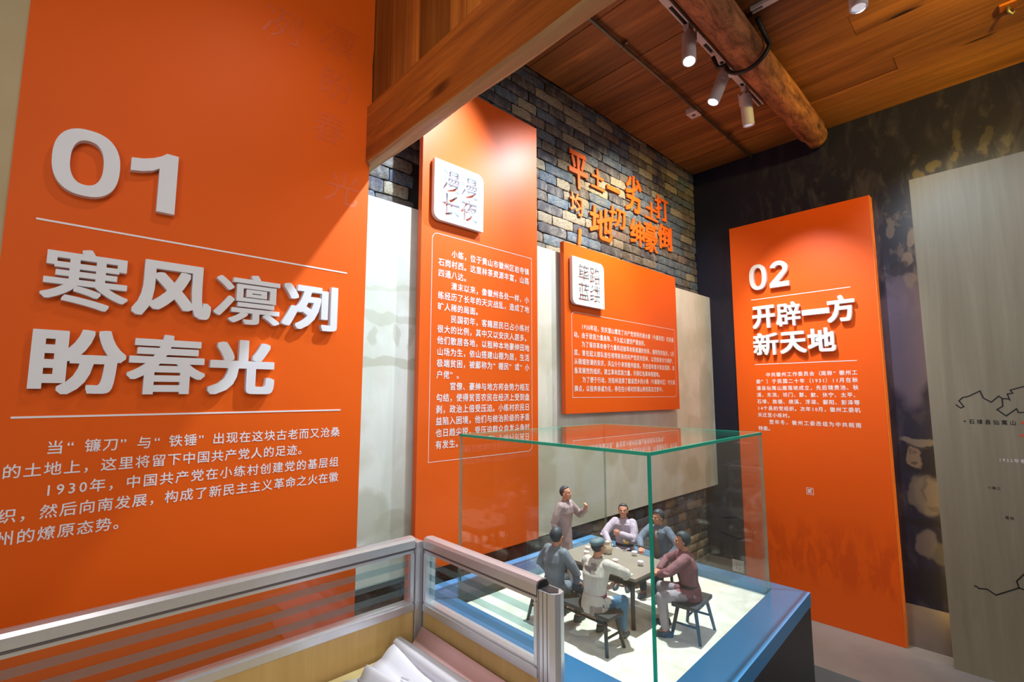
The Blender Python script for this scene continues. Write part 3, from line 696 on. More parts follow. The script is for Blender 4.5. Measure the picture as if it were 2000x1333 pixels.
# ------------------------------------------------------------------ ceiling fittings
lg = empty('log_beam', (.9, .87, 3.383), 'round brown log beam hanging below the plank ceiling', 'beam')
mb = MB(); rings = []
for i in range(61):
    xx = i * 2.86 / 60; R0 = .088 - .006 * (xx / 2.86) - (.012 if i > 57 else 0)
    cy = .008 * mnoise.noise((xx * 1.3, 3, 0)); rings.append([Vector((xx + (.03 * math.cos(2 * PI * k / 28) if i == 60 else 0), cy + (R0 + .006 * mnoise.noise((xx * 2.2, math.cos(2 * PI * k / 28), math.sin(2 * PI * k / 28)))) * math.cos(2 * PI * k / 28), R0 * math.sin(2 * PI * k / 28) * .98)) for k in range(28)])
mb.loft(rings, cap=True); mb.build('trunk', M['log_wood'], lg, True)
MB().prism([(.05 * math.cos(k * PI / 7) - .006, .046 * math.sin(k * PI / 7)) for k in range(14)], (2.868, 0, -.012), (0, 1, 0), (0, 0, 1), (1, 0, 0), .024).build('hollow_end', M['black'], lg)
cb = empty('black_cable', (2.55, .87, 3.38), 'thick black cable looped under the log beam', 'cable')
pts = [(2.47 + (.0), 1.03 - .0, 3.425), (2.50, 1.02, 3.37)] + [(2.51 + .02 * math.sin(a), .87 + .112 * math.cos(a), 3.383 + .112 * math.sin(a)) for a in [-.15 - k * (PI - .3) / 12 for k in range(13)]] + [(2.47, .775, 3.43), (2.40, .775, 3.455)]
MB().tube([Vector(p) - Vector((2.55, .87, 3.38)) for p in pts], .011, 10).build('hose', M['black'], cb, True)
MB().tube([(-.035, .085, -.082), (-.032, .085, -.070)], .016, 10).build('saddle_clip', M['white_metal'], cb)
def track(name_label, x0, x1, y0, y1, z, inserts):
    t = empty('lighting_track', (x0, y0, z), name_label, 'track')
    alongx = abs(x1 - x0) > abs(y1 - y0); L = (x1 - x0) if alongx else (y1 - y0)
    def bx(a, b, w0, w1, z0, z1): return MB().box(a, b, w0, w1, z0, z1) if alongx else MB().box(w0, w1, min(a, b), max(a, b), z0, z1)
    for w in (-.0165, .0095): bx(0, L, w, w + .007, -.012, .012).build('rail', M['white_metal'], t)
    bx(0, L, -.0165, .0165, .008, .0125).build('back_plate', M['white_metal'], t)
    bx(0, L, -.0095, .0095, .001, .0075).build('slot', M['dark'], t)
    for a, b in inserts: bx(a, b, -.0095, .0095, -.013, .0).build('cover', M['white_metal'], t)
    return t
track('long white lighting track beside the log beam', .95, 3.17, 1.03, 1.03, 3.458, [(.90, 1.06), (1.30, 1.42), (1.52, 1.62), (1.80, 1.90)])
track('short white lighting track beyond the log beam', 2.33, 2.33, .775, -1.2, 3.458, [(-.05, -.20)])
LENS = {'bright': emis('lit_lens_white', (.85, .97, 1.0), 40), 'blue': emis('lit_lens_blue', (.55, .68, 1.0), 14), 'off': emis('dim_lens', (.9, .9, 1.0), .5)}
def spot(loc, aim, lens, label, L=.185, r=.033):
    t = empty('track_spotlight', loc, label, 'spotlight', 'spotlights on the lighting tracks')
    d = Vector(aim).normalized(); q = d.to_track_quat('-Z', 'Y').to_matrix().to_4x4()
    MB().box(-.028, .028, -.014, .014, -.028, .0).build('track_adapter', M['white_metal'], t, bevel=.003)
    MB().tube([(0, 0, -.028), (0, 0, -.045)], .014, 16).build('swivel_joint', M['white_metal'], t, True)
    st = d * .004 + Vector((0, 0, -.045))
    def T(mb): mb.v = [tuple(q @ Vector(p) + st) for p in mb.v]; return mb
    side = .038
    T(MB().box(-side, -side + .006, -.008, .008, -.055, .02)).build('bracket', M['white_metal'], t)
    prof = [(0, .0), (.0, r - .003), (-.003, r), (-L + .002, r), (-L, r - .002), (-L, r - .006), (-L + .012, r - .008)]
    rings = [[Vector((max(rr, .0005) * math.cos(2 * PI * k / 32), max(rr, .0005) * math.sin(2 * PI * k / 32), z)) for k in range(32)] for z, rr in prof]
    T(MB().loft(rings)).build('lamp_body', M['white_metal'], t, False)
    T(MB().loft([[Vector((rr * math.cos(2 * PI * k / 32), rr * math.sin(2 * PI * k / 32), z)) for k in range(32)] for z, rr in ((-L + .010, r - .0075), (-L + .006, r - .009))])).build('lens', LENS[lens], t)
    return t
spot((2.194, 1.03, 3.446), (-.05, -.02, -.175), 'bright', 'brightly lit white cylinder spotlight, first from the beam')
spot((2.62, 1.03, 3.446), (-.05, .05, -.165), 'blue', 'white cylinder spotlight with a bluish lens, middle of three in a row')
spot((2.906, 1.03, 3.446), (.03, .0, -.18), 'off', 'white cylinder spotlight with a dark lens, nearest the mural wall')
spot((2.36, .36, 3.446), (-.02, .0, -.2), 'off', 'white cylinder spotlight on the short track')
pc = empty('conduit_pipe', (.9, 1.34, 3.448), 'thin metal conduit pipe running along the plank ceiling', 'pipe')
MB().tube([(0, 0, 0), (2.94, 0, 0)], .0095, 12).build('pipe', M['steel'], pc, True)
for xx in (1.17, 2.5): MB().tube([(xx, 0, 0), (xx + .012, 0, 0)], .0125, 12).build('pipe_clip', M['steel'], pc); MB().box(xx, xx + .012, -.03, .012, .008, .013 + .005).build('clip_foot', M['steel'], pc)
jb = empty('junction_box', (2.94, 1.37, 3.452), 'small square white junction box on the ceiling beside the conduit', 'box')
MB().box(-.04, .04, -.035, .035, -.018, .018).build('box_body', M['white_metal'], jb, bevel=.003); MB().tube([(0, 0, -.018), (0, 0, -.020)], .012, 16).build('knockout', M['alu_dark'], jb)
hk = empty('ceiling_hook', (3.211, -.082, 3.462), 'small wooden hook on the ceiling near the mural wall', 'hook')
MB().box(-.03, .03, -.03, .03, -.006, .006).build('hook_base', M['beam_wood'], hk, bevel=.002); MB().tube([(0, 0, 0), (.0, .0, -.03), (.01, -.012, -.045), (.0, -.02, -.035)], [.009, .008, .006, .004], 8).build('hook', M['steel'], hk, True)

# ------------------------------------------------------------------ desk screens
def rail_profile_box(mb, x0, x1, y0, y1, z0, z1): mb.box(x0, x1, y0, y1, z0, z1)
ZT = 1.2; DZ = .918
ls = empty('desk_screen', (0, 1.22, 0), 'long desk screen in front of the large orange panel, glass strip over wood', 'screen', 'desk screens around the corner')
def screen(parent, alongx, a0, a1, c0, c1):
    def bx(a, b, c, d, z0, z1): return MB().box(a, b, c, d, z0, z1) if alongx else MB().box(c, d, a, b, z0, z1)
    m = (c0 + c1) / 2
    # rounded cap rail
    t = .5 * (c1 - c0); prof = [(-t, 0), (-t, .020), (-t * .75, .027), (0, .029), (t * .75, .027), (t, .020), (t, 0)]
    if alongx: MB().prism([(m - 1.22 + p[0], p[1]) for p in prof], (a0, 0, 1.173), (0, 1, 0), (0, 0, 1), (1, 0, 0), a1 - a0).build('top_rail', M['alu'], parent)
    else: MB().prism([(m + p[0], p[1]) for p in prof], (0, a0, 1.173), (1, 0, 0), (0, 0, 1), (0, 1, 0), a1 - a0).build('top_rail', M['alu'], parent)
    off = -1.22 if alongx else 0
    C0, C1, Mm = c0 + off, c1 + off, m + off
    bx(a0, a1, C0 + .004, C1 - .004, 1.166, 1.173).build('rail_groove', M['alu_dark'], parent)
    bx(a0, a1, C0 + .006, C1 - .006, 1.158, 1.167).build('inner_rail', M['alu'], parent, bevel=.001)
    bx(a0, a1, C0 + .001, C1 - .001, 1.006, 1.025).build('middle_rail', M['alu'], parent, bevel=.001)
    bx(a0, a1, C0 + .006, C1 - .006, 1.025, 1.030).build('glazing_bead', M['alu'], parent)
    bx(a0, a1, C0 + .004, C1 - .004, .10, 1.006).build('wood_panel', M['desk_wood'], parent)
    for e0, e1 in ((a0, a0 + .010), (a1 - .012, a1)): bx(e0, e1, C0 + .002, C1 - .002, 1.030, 1.158).build('side_frame', M['alu'], parent, bevel=.001)
    bx(a0 + .01, a1 - .012, Mm - .0025, Mm + .0025, 1.030, 1.158).build('glass_pane', M['glass_part'], parent)
    for zz in (1.051, 1.086, 1.121): bx(a0 + .011, a1 - .013, Mm - .0036, Mm - .0030, zz, zz + .0165).build('frosted_stripe', M['frost'], parent)
screen(ls, True, -1.2, .762, 1.203, 1.239)
MB().box(.764, .784, -.022, .020, 0, 1.188).build('corner_post', M['alu'], ls, bevel=.001)
MB().box(.7845, .7865, -.015, .015, 0, 1.186).build('post_gap', M['dark'], ls)
rs = empty('desk_screen', (0, 0, 0), 'short desk screen beside the glass case, glass strip over wood', 'screen', 'desk screens around the corner')
screen(rs, False, .752, 1.188, .778, .814)
MB().box(.787, .806, 1.188, 1.205, 0, 1.186).build('corner_post', M['alu'], rs, bevel=.001)
pp = [(.776, .700), (.776, .749), (.818, .749), (.818, .712), (.812, .700)]
mb = MB(); mb.prism([(.779, .749), (.779, .716), (.785, .705), (.797, .700), (.812, .704), (.817, .716), (.817, .749)], (0, 0, 0), (1, 0, 0), (0, 1, 0), (0, 0, 1), 1.185); mb.build('end_post', M['alu'], rs)
for yy in (.745, .733, .721): MB().box(.7785, .7795, yy, yy + .0015, 0, 1.185).build('post_groove', M['alu_dark'], rs)
MB().prism([(.783, .745), (.783, .718), (.797, .706), (.812, .718), (.812, .745)], (0, 0, 1.185), (1, 0, 0), (0, 1, 0), (0, 0, 1), .0015).build('post_opening', M['black'], rs)
MB().prism([(-.0165, 0), (-.0165, .018), (-.010, .0265), (0, .0275), (.010, .0265), (.0165, .018), (.0165, 0)], (.796, .7495, 1.1735), (1, 0, 0), (0, 0, 1), (0, -1, 0), .002 - .0045 + .0045).build('end_cap', M['black'], rs)
dk = empty('desk', (0, 0, 0), 'pale yellow wood desk top in the corner of the screens', 'desk')
MB().box(-1.2, .772, .35, 1.196, DZ - .025, DZ).build('desk_top', M['desk_top'], dk, bevel=.001)
for xx, yy in ((-1.1, .45), (.70, .45), (-1.1, 1.1), (.70, 1.1)): MB().box(xx - .02, xx + .02, yy - .02, yy + .02, 0, DZ - .025).build('leg', M['alu'], dk)

# papers on the desk
PAPER = plain('drawing_paper', (.74, .74, .82), .55, var=.03); PINK = plain('pink_paper_back', (.74, .44, .42), .55, var=.05); WHITE = plain('white_tissue', (.80, .86, .90), .6, var=.03)
INK = plain('ink_lines', (.05, .05, .07), .5)
def sheet(name, fn, nu, nv, mat, parent, th=.0006):
    top = [[Vector(fn(i / nu, j / nv)) for i in range(nu + 1)] for j in range(nv + 1)]
    v = [p for R in top for p in R]; n = len(v); f = []
    for j in range(nv):
        for i in range(nu):
            a = j * (nu + 1) + i; f.append((a, a + 1, a + nu + 2, a + nu + 1))
    me = bpy.data.meshes.new(name); me.from_pydata(v, [], f); me.update(); me.materials.append(mat)
    for p in me.polygons: p.use_smooth = True
    o = bpy.data.objects.new(name, me); link(o, parent)
    sm = o.modifiers.new('thickness', 'SOLIDIFY'); sm.thickness = th; sm.offset = 1
    return o
def lerp(a, b, t): return a + (b - a) * t
# pink roll standing along the short screen
def pinkroll(u, v):
    a = lerp(-.2, 3.6, u); r = .030
    y = lerp(1.175, .62, v); return (.735 + r * math.cos(PI - a) * 1.0 + .0, y, DZ + .003 + r - r * math.cos(a) * 1.0 + 0)
s1 = sheet('rolled_drawing', lambda u, v: (lerp(.718, .774, u), lerp(1.180, .60, v), DZ + .002 + .050 * u ** 1.5 * (1 - .15 * v)), 8, 4, PINK, None); meta(s1, 'pink sheet of paper leaning along the short desk screen', 'paper')
def curl(u, v):
    # large drawing whose right side curls up into a soft roll
    bx_, by_ = lerp(.575, .730, u), lerp(1.150, .62, v) + .03 * u
    h = 0.004 + .022 * math.sin(min(1, max(0, (u - .45) / .55)) * PI) + .018 * max(0, 1 - v * 4) * math.sin(u * PI)
    return (bx_ + .02 * math.sin(v * 3) * (1 - u) - .03 * v * (1 - u), by_, DZ + h)
s2 = sheet('drawing_sheet', curl, 22, 18, PAPER, None); meta(s2, 'large curled white drawing sheet lying on the desk corner', 'paper')
def roll_top(u, v):
    a = lerp(-.6, 3.9, u); r = lerp(.020, .024, v)
    c = Vector((lerp(.700, .735, v * .2), lerp(1.178, .60, v), DZ + .030))
    return (c.x - r * math.cos(a) * .9, c.y + .0, c.z + r * math.sin(a))
s3 = sheet('drawing_roll', roll_top, 20, 6, PAPER, None); meta(s3, 'loosely rolled white drawing beside the pink sheet', 'paper')
def ridge(u, v):
    return (lerp(.575, .615, u) + .06 * v, lerp(1.14, .80, v), DZ + .004 + .030 * math.sin(PI * min(1, u * 1.02)) * (1 - .6 * v))
s4 = sheet('drawing_sheet', ridge, 12, 12, PAPER, None); meta(s4, 'creased white drawing sheet standing up in a fold, left of the roll', 'paper')
s5 = sheet('tissue', lambda u, v: (lerp(.50, .585, u) + .02 * v + .004 * math.sin(v * 17), lerp(1.095, .80, v) + .003 * math.sin(u * 14), DZ + .004 + .004 * abs(math.sin(u * 5 + v * 3))), 12, 14, WHITE, None); meta(s5, 'white crumpled tissue left of the drawings on the desk', 'paper')
s6 = sheet('note_sheet', lambda u, v: (lerp(.545, .60, u), lerp(1.172, 1.05, v) - .02 * u, DZ + .0015), 2, 2, WHITE, None); meta(s6, 'small pale note sheet under the folded drawing', 'paper')
# pen marks on the drawings
def on_curl(u, v): p = curl(u, v); return Vector((p[0], p[1], p[2] + .0016))
mb = MB()
rr = random.Random(3)
for k in range(46):
    u, v = rr.uniform(.08, .42), rr.uniform(.25, .8); p = on_curl(u, v); a = rr.uniform(0, PI); d = Vector((math.cos(a), math.sin(a), 0)) * rr.uniform(.001, .004); n = d.cross(Vector((0, 0, 1))).normalized() * .0005
    mb.add([p - d - n, p + d - n, p + d + n, p - d + n], [(0, 1, 2, 3)])
for u0, v0, u1, v1 in ((.25, .12, .5, .42), (.5, .42, .38, .5), (.42, .18, .46, .24), (.46, .17, .5, .22), (.2, .3, .35, .6)):
    P = [on_curl(lerp(u0, u1, k / 8), lerp(v0, v1, k / 8)) for k in range(9)]
    for a, b in zip(P, P[1:]):
        d = (b - a).normalized(); n = d.cross(Vector((0, 0, 1))).normalized() * .0005; mb.add([a - n, b - n, b + n, a + n], [(0, 1, 2, 3)])
me = mb.mesh('pen_lines'); me.materials.append(INK); o = link(bpy.data.objects.new('pen_lines', me), s2); o['kind'] = 'stuff'

# ------------------------------------------------------------------ pedestal and glass case
SZ = .916; PZ = .94
ped = empty('pedestal', (0, 0, 0), 'dark grey pedestal with a blue top border around pale sand', 'pedestal')
GREY = plain('dark_grey_laminate', (.030, .030, .037), .38, var=.08); BLUE = plain('blue_border', (.05, .22, .46), .26, var=.1, scale=8)
MB().prism([(.898, .496), (1.883, .552), (1.883, 1.460), (.898, 1.460)], (0, 0, 0), (1, 0, 0), (0, 1, 0), (0, 0, 1), .898).build('body', GREY, ped)
def ring(z0, z1, x0, x1, y0, y1, a0, a1, b0, b1):
    mb = MB(); O = [(x0, y0 - .056), (x1, y0), (x1, y1), (x0, y1)]; I = [(a0, b0 - .045), (a1, b0), (a1, b1), (a0, b1)]
    for i in range(4):
        j = (i + 1) % 4; mb.prism([O[i], O[j], I[j], I[i]], (0, 0, z0), (1, 0, 0), (0, 1, 0), (0, 0, 1), z1 - z0)
    return mb
ring(.898, PZ, .896, 1.885, .550, 1.462, 1.000, 1.822, .648, 1.330).build('border', BLUE, ped)
t = NT('pale_sand'); n = t.noise(t.coords(), 14, 6, .6, .4); t.base(t.ramp(n, [(.35, (.58, .55, .44)), (.62, (.74, .73, .63))])); t.bump(t.noise(t.coords(), 160, 3), .4, .001); t.pr(.8); 
MB().prism([(1.000, .603), (1.822, .648), (1.822, 1.330), (1.000, 1.330)], (0, 0, .899), (1, 0, 0), (0, 1, 0), (0, 0, 1), SZ - .899).build('sand_bed', t.m, ped)
gc = empty('glass_case', (0, 0, 0), 'clear glass case with green edges over the miniature figures', 'case')
GZ = 1.465; gt = .008
OC = [(1.004, .607), (1.818, .652), (1.818, 1.326), (1.004, 1.326)]; IC = [(1.004 + gt, .607 + gt), (1.818 - gt, .652 + gt), (1.818 - gt, 1.326 - gt), (1.004 + gt, 1.326 - gt)]
def plan(pts, z0, z1, name, mat): return MB().prism(pts, (0, 0, z0), (1, 0, 0), (0, 1, 0), (0, 0, 1), z1 - z0).build(name, M[mat], gc)
for i in range(4):
    j = (i + 1) % 4; a, b, c, d = OC[i], OC[j], IC[j], IC[i]
    def lp(p, q, t): return (p[0] + (q[0] - p[0]) * t, p[1] + (q[1] - p[1]) * t)
    plan([lp(a, b, .009), lp(a, b, .991), c, d], SZ + .0005, GZ - gt, 'glass_pane', 'glass')
    plan([a, b, c, d], GZ - gt, GZ + .0003, 'glass_edge', 'glass_edge')
    h_, t_ = OC[i - 1], OC[j]
    plan([a, lp(a, b, .0088), IC[i], lp(a, h_, .0088)], SZ + .0005, GZ - gt, 'glass_edge', 'glass_edge' if i == 0 else 'glass_edge_soft')
plan(IC, GZ - gt, GZ, 'glass_top', 'glass')

# ------------------------------------------------------------------ miniature furniture
sc_ = .2
DW = plain('dark_stool_wood', (.035, .040, .042), .5, var=.4, scale=30); TW = plain('grey_table_wood', (.25, .215, .175), .5, var=.18, scale=14)
TWD = plain('dark_table_leg', (.055, .042, .040), .55, var=.3)
tb = empty('miniature_table', (1.362, .972, SZ), 'miniature grey brown rectangular table with cups on it', 'table')
MB().box(-.102, .102, -.152, .152, .141, .150).build('table_top', TW, tb, bevel=.001)
for sx in (-1, 1): MB().box(sx * .080 - .003, sx * .080 + .003, -.125, .125, .116, .141).build('apron', TWD, tb)
for sy in (-1, 1): MB().box(-.080, .080, sy * .125 - .003, sy * .125 + .003, .116, .141).build('apron', TWD, tb)
for sx in (-1, 1):
    for sy in (-1, 1):
        MB().tube([(sx * .083, sy * .130, .141), (sx * .082, sy * .129, .06), (sx * .084, sy * .131, 0)], [.0075, .006, .0065], 8).build('leg', TWD, tb, True)
        MB().tube([(sx * .083, sy * .098, .130), (sx * .083, sy * .122, .108)], .0035, 6).build('bracket', TWD, tb)
def bench(loc, rz, L, Wd, H, label):
    b = empty('miniature_stool', (loc[0], loc[1], SZ), label, 'stool', 'dark wooden seats inside the glass case', rz)
    MB().box(-L / 2, L / 2, -Wd / 2, Wd / 2, H - .010, H).build('seat', DW, b, bevel=.0015)
    for sx in (-1, 1):
        for sy in (-1, 1):
            MB().tube([(sx * (L / 2 - .020), sy * (Wd / 2 - .012), H - .008), (sx * (L / 2 - .004), sy * (Wd / 2 + .004), 0)], [.0055, .0045], 8).build('leg', DW, b, True)
        MB().tube([(sx * (L / 2 - .012), -Wd / 2 + .004, H * .42), (sx * (L / 2 - .012), Wd / 2 - .004, H * .42)], .0032, 6).build('stretcher', DW, b)
    MB().tube([(-L / 2 + .03, 0, H * .62), (L / 2 - .03, 0, H * .62)], .003, 6).build('stretcher', DW, b)
    return b
bench((1.135, .950), PI / 2, .30, .070, .096, 'long dark miniature bench under the two seated men with their backs turned')
bench((1.385, .712), .12, .130, .072, .096, 'dark miniature stool under the man in the maroon tunic')
bench((1.590, .990), PI / 2, .26, .064, .094, 'dark miniature bench behind the table')
CUPM = plain('white_cup_glaze', (.78, .66, .66), .25, var=.03)
def cup(x, y, label, r=.0095, h=.013):
    c = empty('miniature_cup', (x, y, SZ + .150), label, 'cup', 'small white cups on the miniature table')
    prof = [(0, .0045), (0, .0055), (.003, .006), (h * .6, r * .85), (h, r), (h, r - .0012), (h * .55, r * .7), (.004, .004), (.004, .0003)]
    MB().loft([[Vector((rr * math.cos(2 * PI * k / 20), rr * math.sin(2 * PI * k / 20), z)) for k in range(20)] for z, rr in prof]).build('bowl', CUPM, c, True)
for x, y, l in ((1.326, 1.048, 'small white cup on the table between the two men with backs turned'), (1.328, .935, 'small white cup beside the elbow of the man in the pale shirt'), (1.439, .937, 'small white cup at the table edge before the man with the pipe'), (1.372, .872, 'small white cup nearest the front corner of the table'), (1.444, 1.036, 'small white cup by the hand of the man in mauve'), (1.367, 1.075, 'small white cup half hidden behind the pale jug')):
    cup(x, y, l)
jg = empty('miniature_jug', (1.392, 1.010, SZ + .150), 'pale stoneware jug on the miniature table', 'jug')
prof = [(0, .010), (.002, .0135), (.012, .0155), (.022, .014), (.030, .0095), (.036, .0080), (.039, .0092), (.039, .0075), (.034, .006)]
JM = plain('pale_stoneware', (.55, .45, .33), .45, var=.12)
MB().loft([[Vector((rr * math.cos(2 * PI * k / 20), rr * math.sin(2 * PI * k / 20), z)) for k in range(20)] for z, rr in prof]).build('jug_body', JM, jg, True)
MB().tube([(.009, 0, .035), (.021, 0, .032), (.023, 0, .020), (.014, 0, .012)], .0022, 8).build('handle', JM, jg, True)
MB().tube([(-.012, 0, .022), (-.020, 0, .033)], [.003, .0018], 8).build('spout', JM, jg, True)

# ------------------------------------------------------------------ figures
SKIN = plain('figure_skin', (.56, .25, .155), .5, var=.12, scale=60)
HAIR = plain('figure_hair', (.030, .040, .052), .55, var=.35, scale=90)
def cloth(name, c, var=.25):
    t = NT(name); n = t.noise(t.coords((1, 1, .6)), 12, 4, .55, .4)
    t.base(t.mix(n, tuple(x * (1 - var) for x in c), tuple(min(1, x * (1 + var)) for x in c))); n2 = t.noise(t.coords((1, 1, .50)), 8.5, 2, .4, .9); t.bump(n2, .6, .010); return t.pr(.7, 0, .25)
def fuse(name, mb, mat, parent, voxel, smooth=2):
    """fuse overlapping closed shapes into one continuous surface"""
    me = mb.mesh(name); o = bpy.data.objects.new(name, me); COL.objects.link(o)
    rm = o.modifiers.new('r', 'REMESH'); rm.mode = 'VOXEL'; rm.voxel_size = voxel; rm.use_smooth_shade = True
    if smooth: s_ = o.modifiers.new('s', 'SMOOTH'); s_.factor = .5; s_.iterations = smooth
    bpy.context.view_layer.update()
    m2 = bpy.data.meshes.new_from_object(o.evaluated_get(bpy.context.evaluated_depsgraph_get())); bpy.data.objects.remove(o); bpy.data.meshes.remove(me)
    m2.name = name; m2.materials.clear(); m2.materials.append(mat)
    for p in m2.polygons: p.use_smooth = True
    return link(bpy.data.objects.new(name, m2), parent)
def limb(mb, pts, rs, flat=1.0):
    """tapered chain with round joints"""
    for (a, b, r0, r1) in zip(pts, pts[1:], rs, rs[1:]):
        mb.tube([a, Vector(a).lerp(Vector(b), .5), b], [r0, (r0 + r1) / 2, r1], 14)
    for p, r_ in zip(pts, rs): mb.ball(p, r_, 14, 10)
def ik(a, c, l1, l2, hint):
    a, c, hint = Vector(a), Vector(c), Vector(hint); d = c - a; L = min(d.length, (l1 + l2) * .995); dn = d.normalized(); c2 = a + dn * L
    x = (l1 * l1 - l2 * l2 + L * L) / (2 * L); h = math.sqrt(max(0, l1 * l1 - x * x)); n = hint - dn * hint.dot(dn); n.normalize()
    return a + dn * x + n * h, c2
def ellring(c, rx, ry, M_=None, n=24, e=2.3):
    out = []
    for k in range(n):
        a = 2 * PI * k / n; cs, sn = math.cos(a), math.sin(a); p = Vector((rx * math.copysign(abs(cs) ** (2 / e), cs), ry * math.copysign(abs(sn) ** (2 / e), sn), 0))
        out.append(Vector(c) + (M_ @ p if M_ else p))
    return out
def hand(mb, wrist, dirv, palm_n, curl_=.7, s=1.0, side=1):
    """palm with five separate bent fingers; dirv along the hand, palm_n where the palm faces"""
    d = Vector(dirv).normalized(); n = Vector(palm_n); n = (n - d * n.dot(d)).normalized(); w = d.cross(n) * side
    P0 = Vector(wrist)
    mb.loft([[P0 + d * t + w * (hw * cx) + n * (ht * cy) for cx, cy in ((-1, -.6), (-.6, -1), (.6, -1), (1, -.6), (1, .6), (.6, 1), (-.6, 1), (-1, .6))] for t, hw, ht in ((-.02, .026, .02), (.02, .034, .018), (.06, .043, .016), (.095, .042, .013))])
    for i, (off, L) in enumerate(((-.031, .062), (-.011, .074), (.011, .080), (.032, .074))):
        p = P0 + d * .088 + w * off; dd = d.copy(); pts = [P0 + d * .06 + w * off * .9, p]; rs = [.012, .0115]
        for k, f in enumerate((.45, .30, .25)):
            dd = (Matrix.Rotation(curl_ * (1.0 if k else .75), 3, dd.cross(n).normalized()) @ dd).normalized()
            pts.append(pts[-1] + dd * L * f * 1.05); rs.append(.0105 - .001 * k)
        limb(mb, pts, rs)
    t0 = P0 + d * .025 + w * .032; t1 = t0 + d * .035 + w * .022 + n * .012; t2 = t1 + d * .030 - w * .004 + n * .020 * (1 + curl_ * .4); t3 = t2 + d * .012 - w * .014 + n * .010
    limb(mb, [t0, t1, t2, t3], [.016, .013, .0115, .0095])
def person(name_label, loc, rz, spec, group='painted miniature men in the glass case'):
    root = empty('person', (loc[0], loc[1], SZ), name_label, 'person', group, rz, sc_ * spec.get('scale', 1.0))
    stand = spec.get('stand', False)
    hipz = .90 if stand else .56
    lean = Vector(spec.get('lean', (0, .04, 0)))
    hip = Vector((0, 0, hipz)); chest = hip + Vector((0, 0, .36)) + lean * .6; sh = hip + Vector((0, 0, .50)) + lean; neck = sh + Vector((0, 0, .045)) + lean * .08
    hc = neck + Vector((0, .014, .150)) + lean * .12
    HM = Euler((spec.get('nod', 0), spec.get('tilt', 0), spec.get('turn', 0)), 'XYZ').to_matrix()
    HM = Matrix.Rotation(spec.get('turn', 0), 3, 'Z') @ Matrix.Rotation(-spec.get('nod', 0), 3, 'X') @ Matrix.Rotation(spec.get('tilt', 0), 3, 'Y')
    def H(x, y, z): return hc + HM @ Vector((x, y, z))
    # ---- body: one continuous skin
    b = MB()
    b.ball(hc + HM @ Vector((0, -.008, .035)), (.079, .098, .092), 20, 14, HM)
    b.ball(H(0, .018, -.035), (.062, .072, .085), 18, 12, HM)          # face mass
    b.ball(H(0, .038, -.092), (.040, .038, .030), 14, 8, HM)           # chin
    b.ball(H(0, .082, .022), (.052, .016, .014), 12, 6, HM)            # brow
    b.tube([H(0, .084, .018), H(0, .103, -.018), H(0, .100, -.034)], [.009, .014, .016], 10)    # nose
    for sx in (-1, 1):
        b.ball(H(sx * .013, .094, -.034), (.010, .010, .009), 8, 6, HM)
        b.ball(H(sx * .042, .066, -.020), (.022, .018, .018), 10, 6, HM)     # cheekbone
        b.ball(H(sx * .082, -.004, -.008), (.010, .021, .033), 10, 8, HM)    # ear
        b.ball(H(sx * .030, .078, .004), (.013, .010, .009), 10, 6, HM)      # eyelid
    b.ball(H(0, .084, -.062), (.026, .012, .006), 10, 6, HM); b.ball(H(0, .082, -.073), (.022, .011, .007), 10, 6, HM)
    limb(b, [neck - Vector((0, 0, .05)), neck + Vector((0, 0, .03)), H(0, -.015, -.05)], [.060, .054, .056])
    b.loft([ellring(hip, .15, .11), ellring(hip + Vector((0, 0, .12)) + lean * .2, .135, .10), ellring(chest, .165, .115), ellring(sh, .13, .08), ellring(neck, .05, .05)])
    sl = {1: sh + Vector((.185, 0, -.015)), -1: sh + Vector((-.185, 0, -.015))}
    el = {}; wr_ = {}
    for s_, key in ((1, 'R'), (-1, 'L')):
        tgt, hint, hdir, pn, cu = spec[key]
        e, w_ = ik(sl[s_], tgt, .29, .25, hint); el[s_], wr_[s_] = e, w_
        limb(b, [sl[s_], e, w_], [.046, .038, .027]); hand(b, w_, hdir, pn, cu, 1, s_)
    kn = {}; an = {}
    for s_ in (1, -1):
        if stand: kn[s_] = Vector((s_ * .09, .03, .48)); an[s_] = Vector((s_ * .10, 0, .08)); hj = Vector((s_ * .09, 0, .86))
        else: kn[s_] = Vector(spec['kneeR' if s_ == 1 else 'kneeL']); an[s_] = Vector(spec['footR' if s_ == 1 else 'footL']) + Vector((0, -.03, .08)); hj = Vector((s_ * .09, .0, hipz - .02))
        limb(b, [hj, kn[s_], an[s_]], [.075, .055, .036])
        limb(b, [an[s_], an[s_] + Vector((0, .10, -.045))], [.038, .03])
    fuse('body', b, SKIN, root, .0058, 1)
    # ---- hair
    h = MB()
    style = spec.get('hair', 'short')
    N = 26; rows = 9
    top = []
    def cap(thick, low_front, low_back, low_side):
        rings = []
        for j in range(rows + 1):
            R = []
            for k in range(N):
                a = 2 * PI * k / N; dirx, diry = math.cos(a), math.sin(a)
                low = low_front if diry > .45 else (low_back if diry < -.2 else low_side)
                if -.2 <= diry <= .45: t_ = (diry + .2) / .65; low = lerp(low_back, low_side, min(1, t_ * 2)) if t_ < .5 else lerp(low_side, low_front, (t_ - .5) * 2)
                th = lerp(0.02, math.acos(max(-.98, min(.98, low))), j / rows)
                g_ = 1 + .018 * math.sin(a * 9 + j * .8) if spec.get('strands', True) else 1
                R.append(hc + HM @ Vector(((.079 + thick) * math.sin(th) * dirx * g_, -.008 + (.098 + thick) * math.sin(th) * diry * g_, .035 + (.092 + thick * 1.4) * math.cos(th))))
            rings.append(R)
        inner = [[hc + HM @ Vector((0, -.008, .02)) + (p - (hc + HM @ Vector((0, -.008, .02)))) * .86 for p in R] for R in rings[::-1]]
        return rings + inner
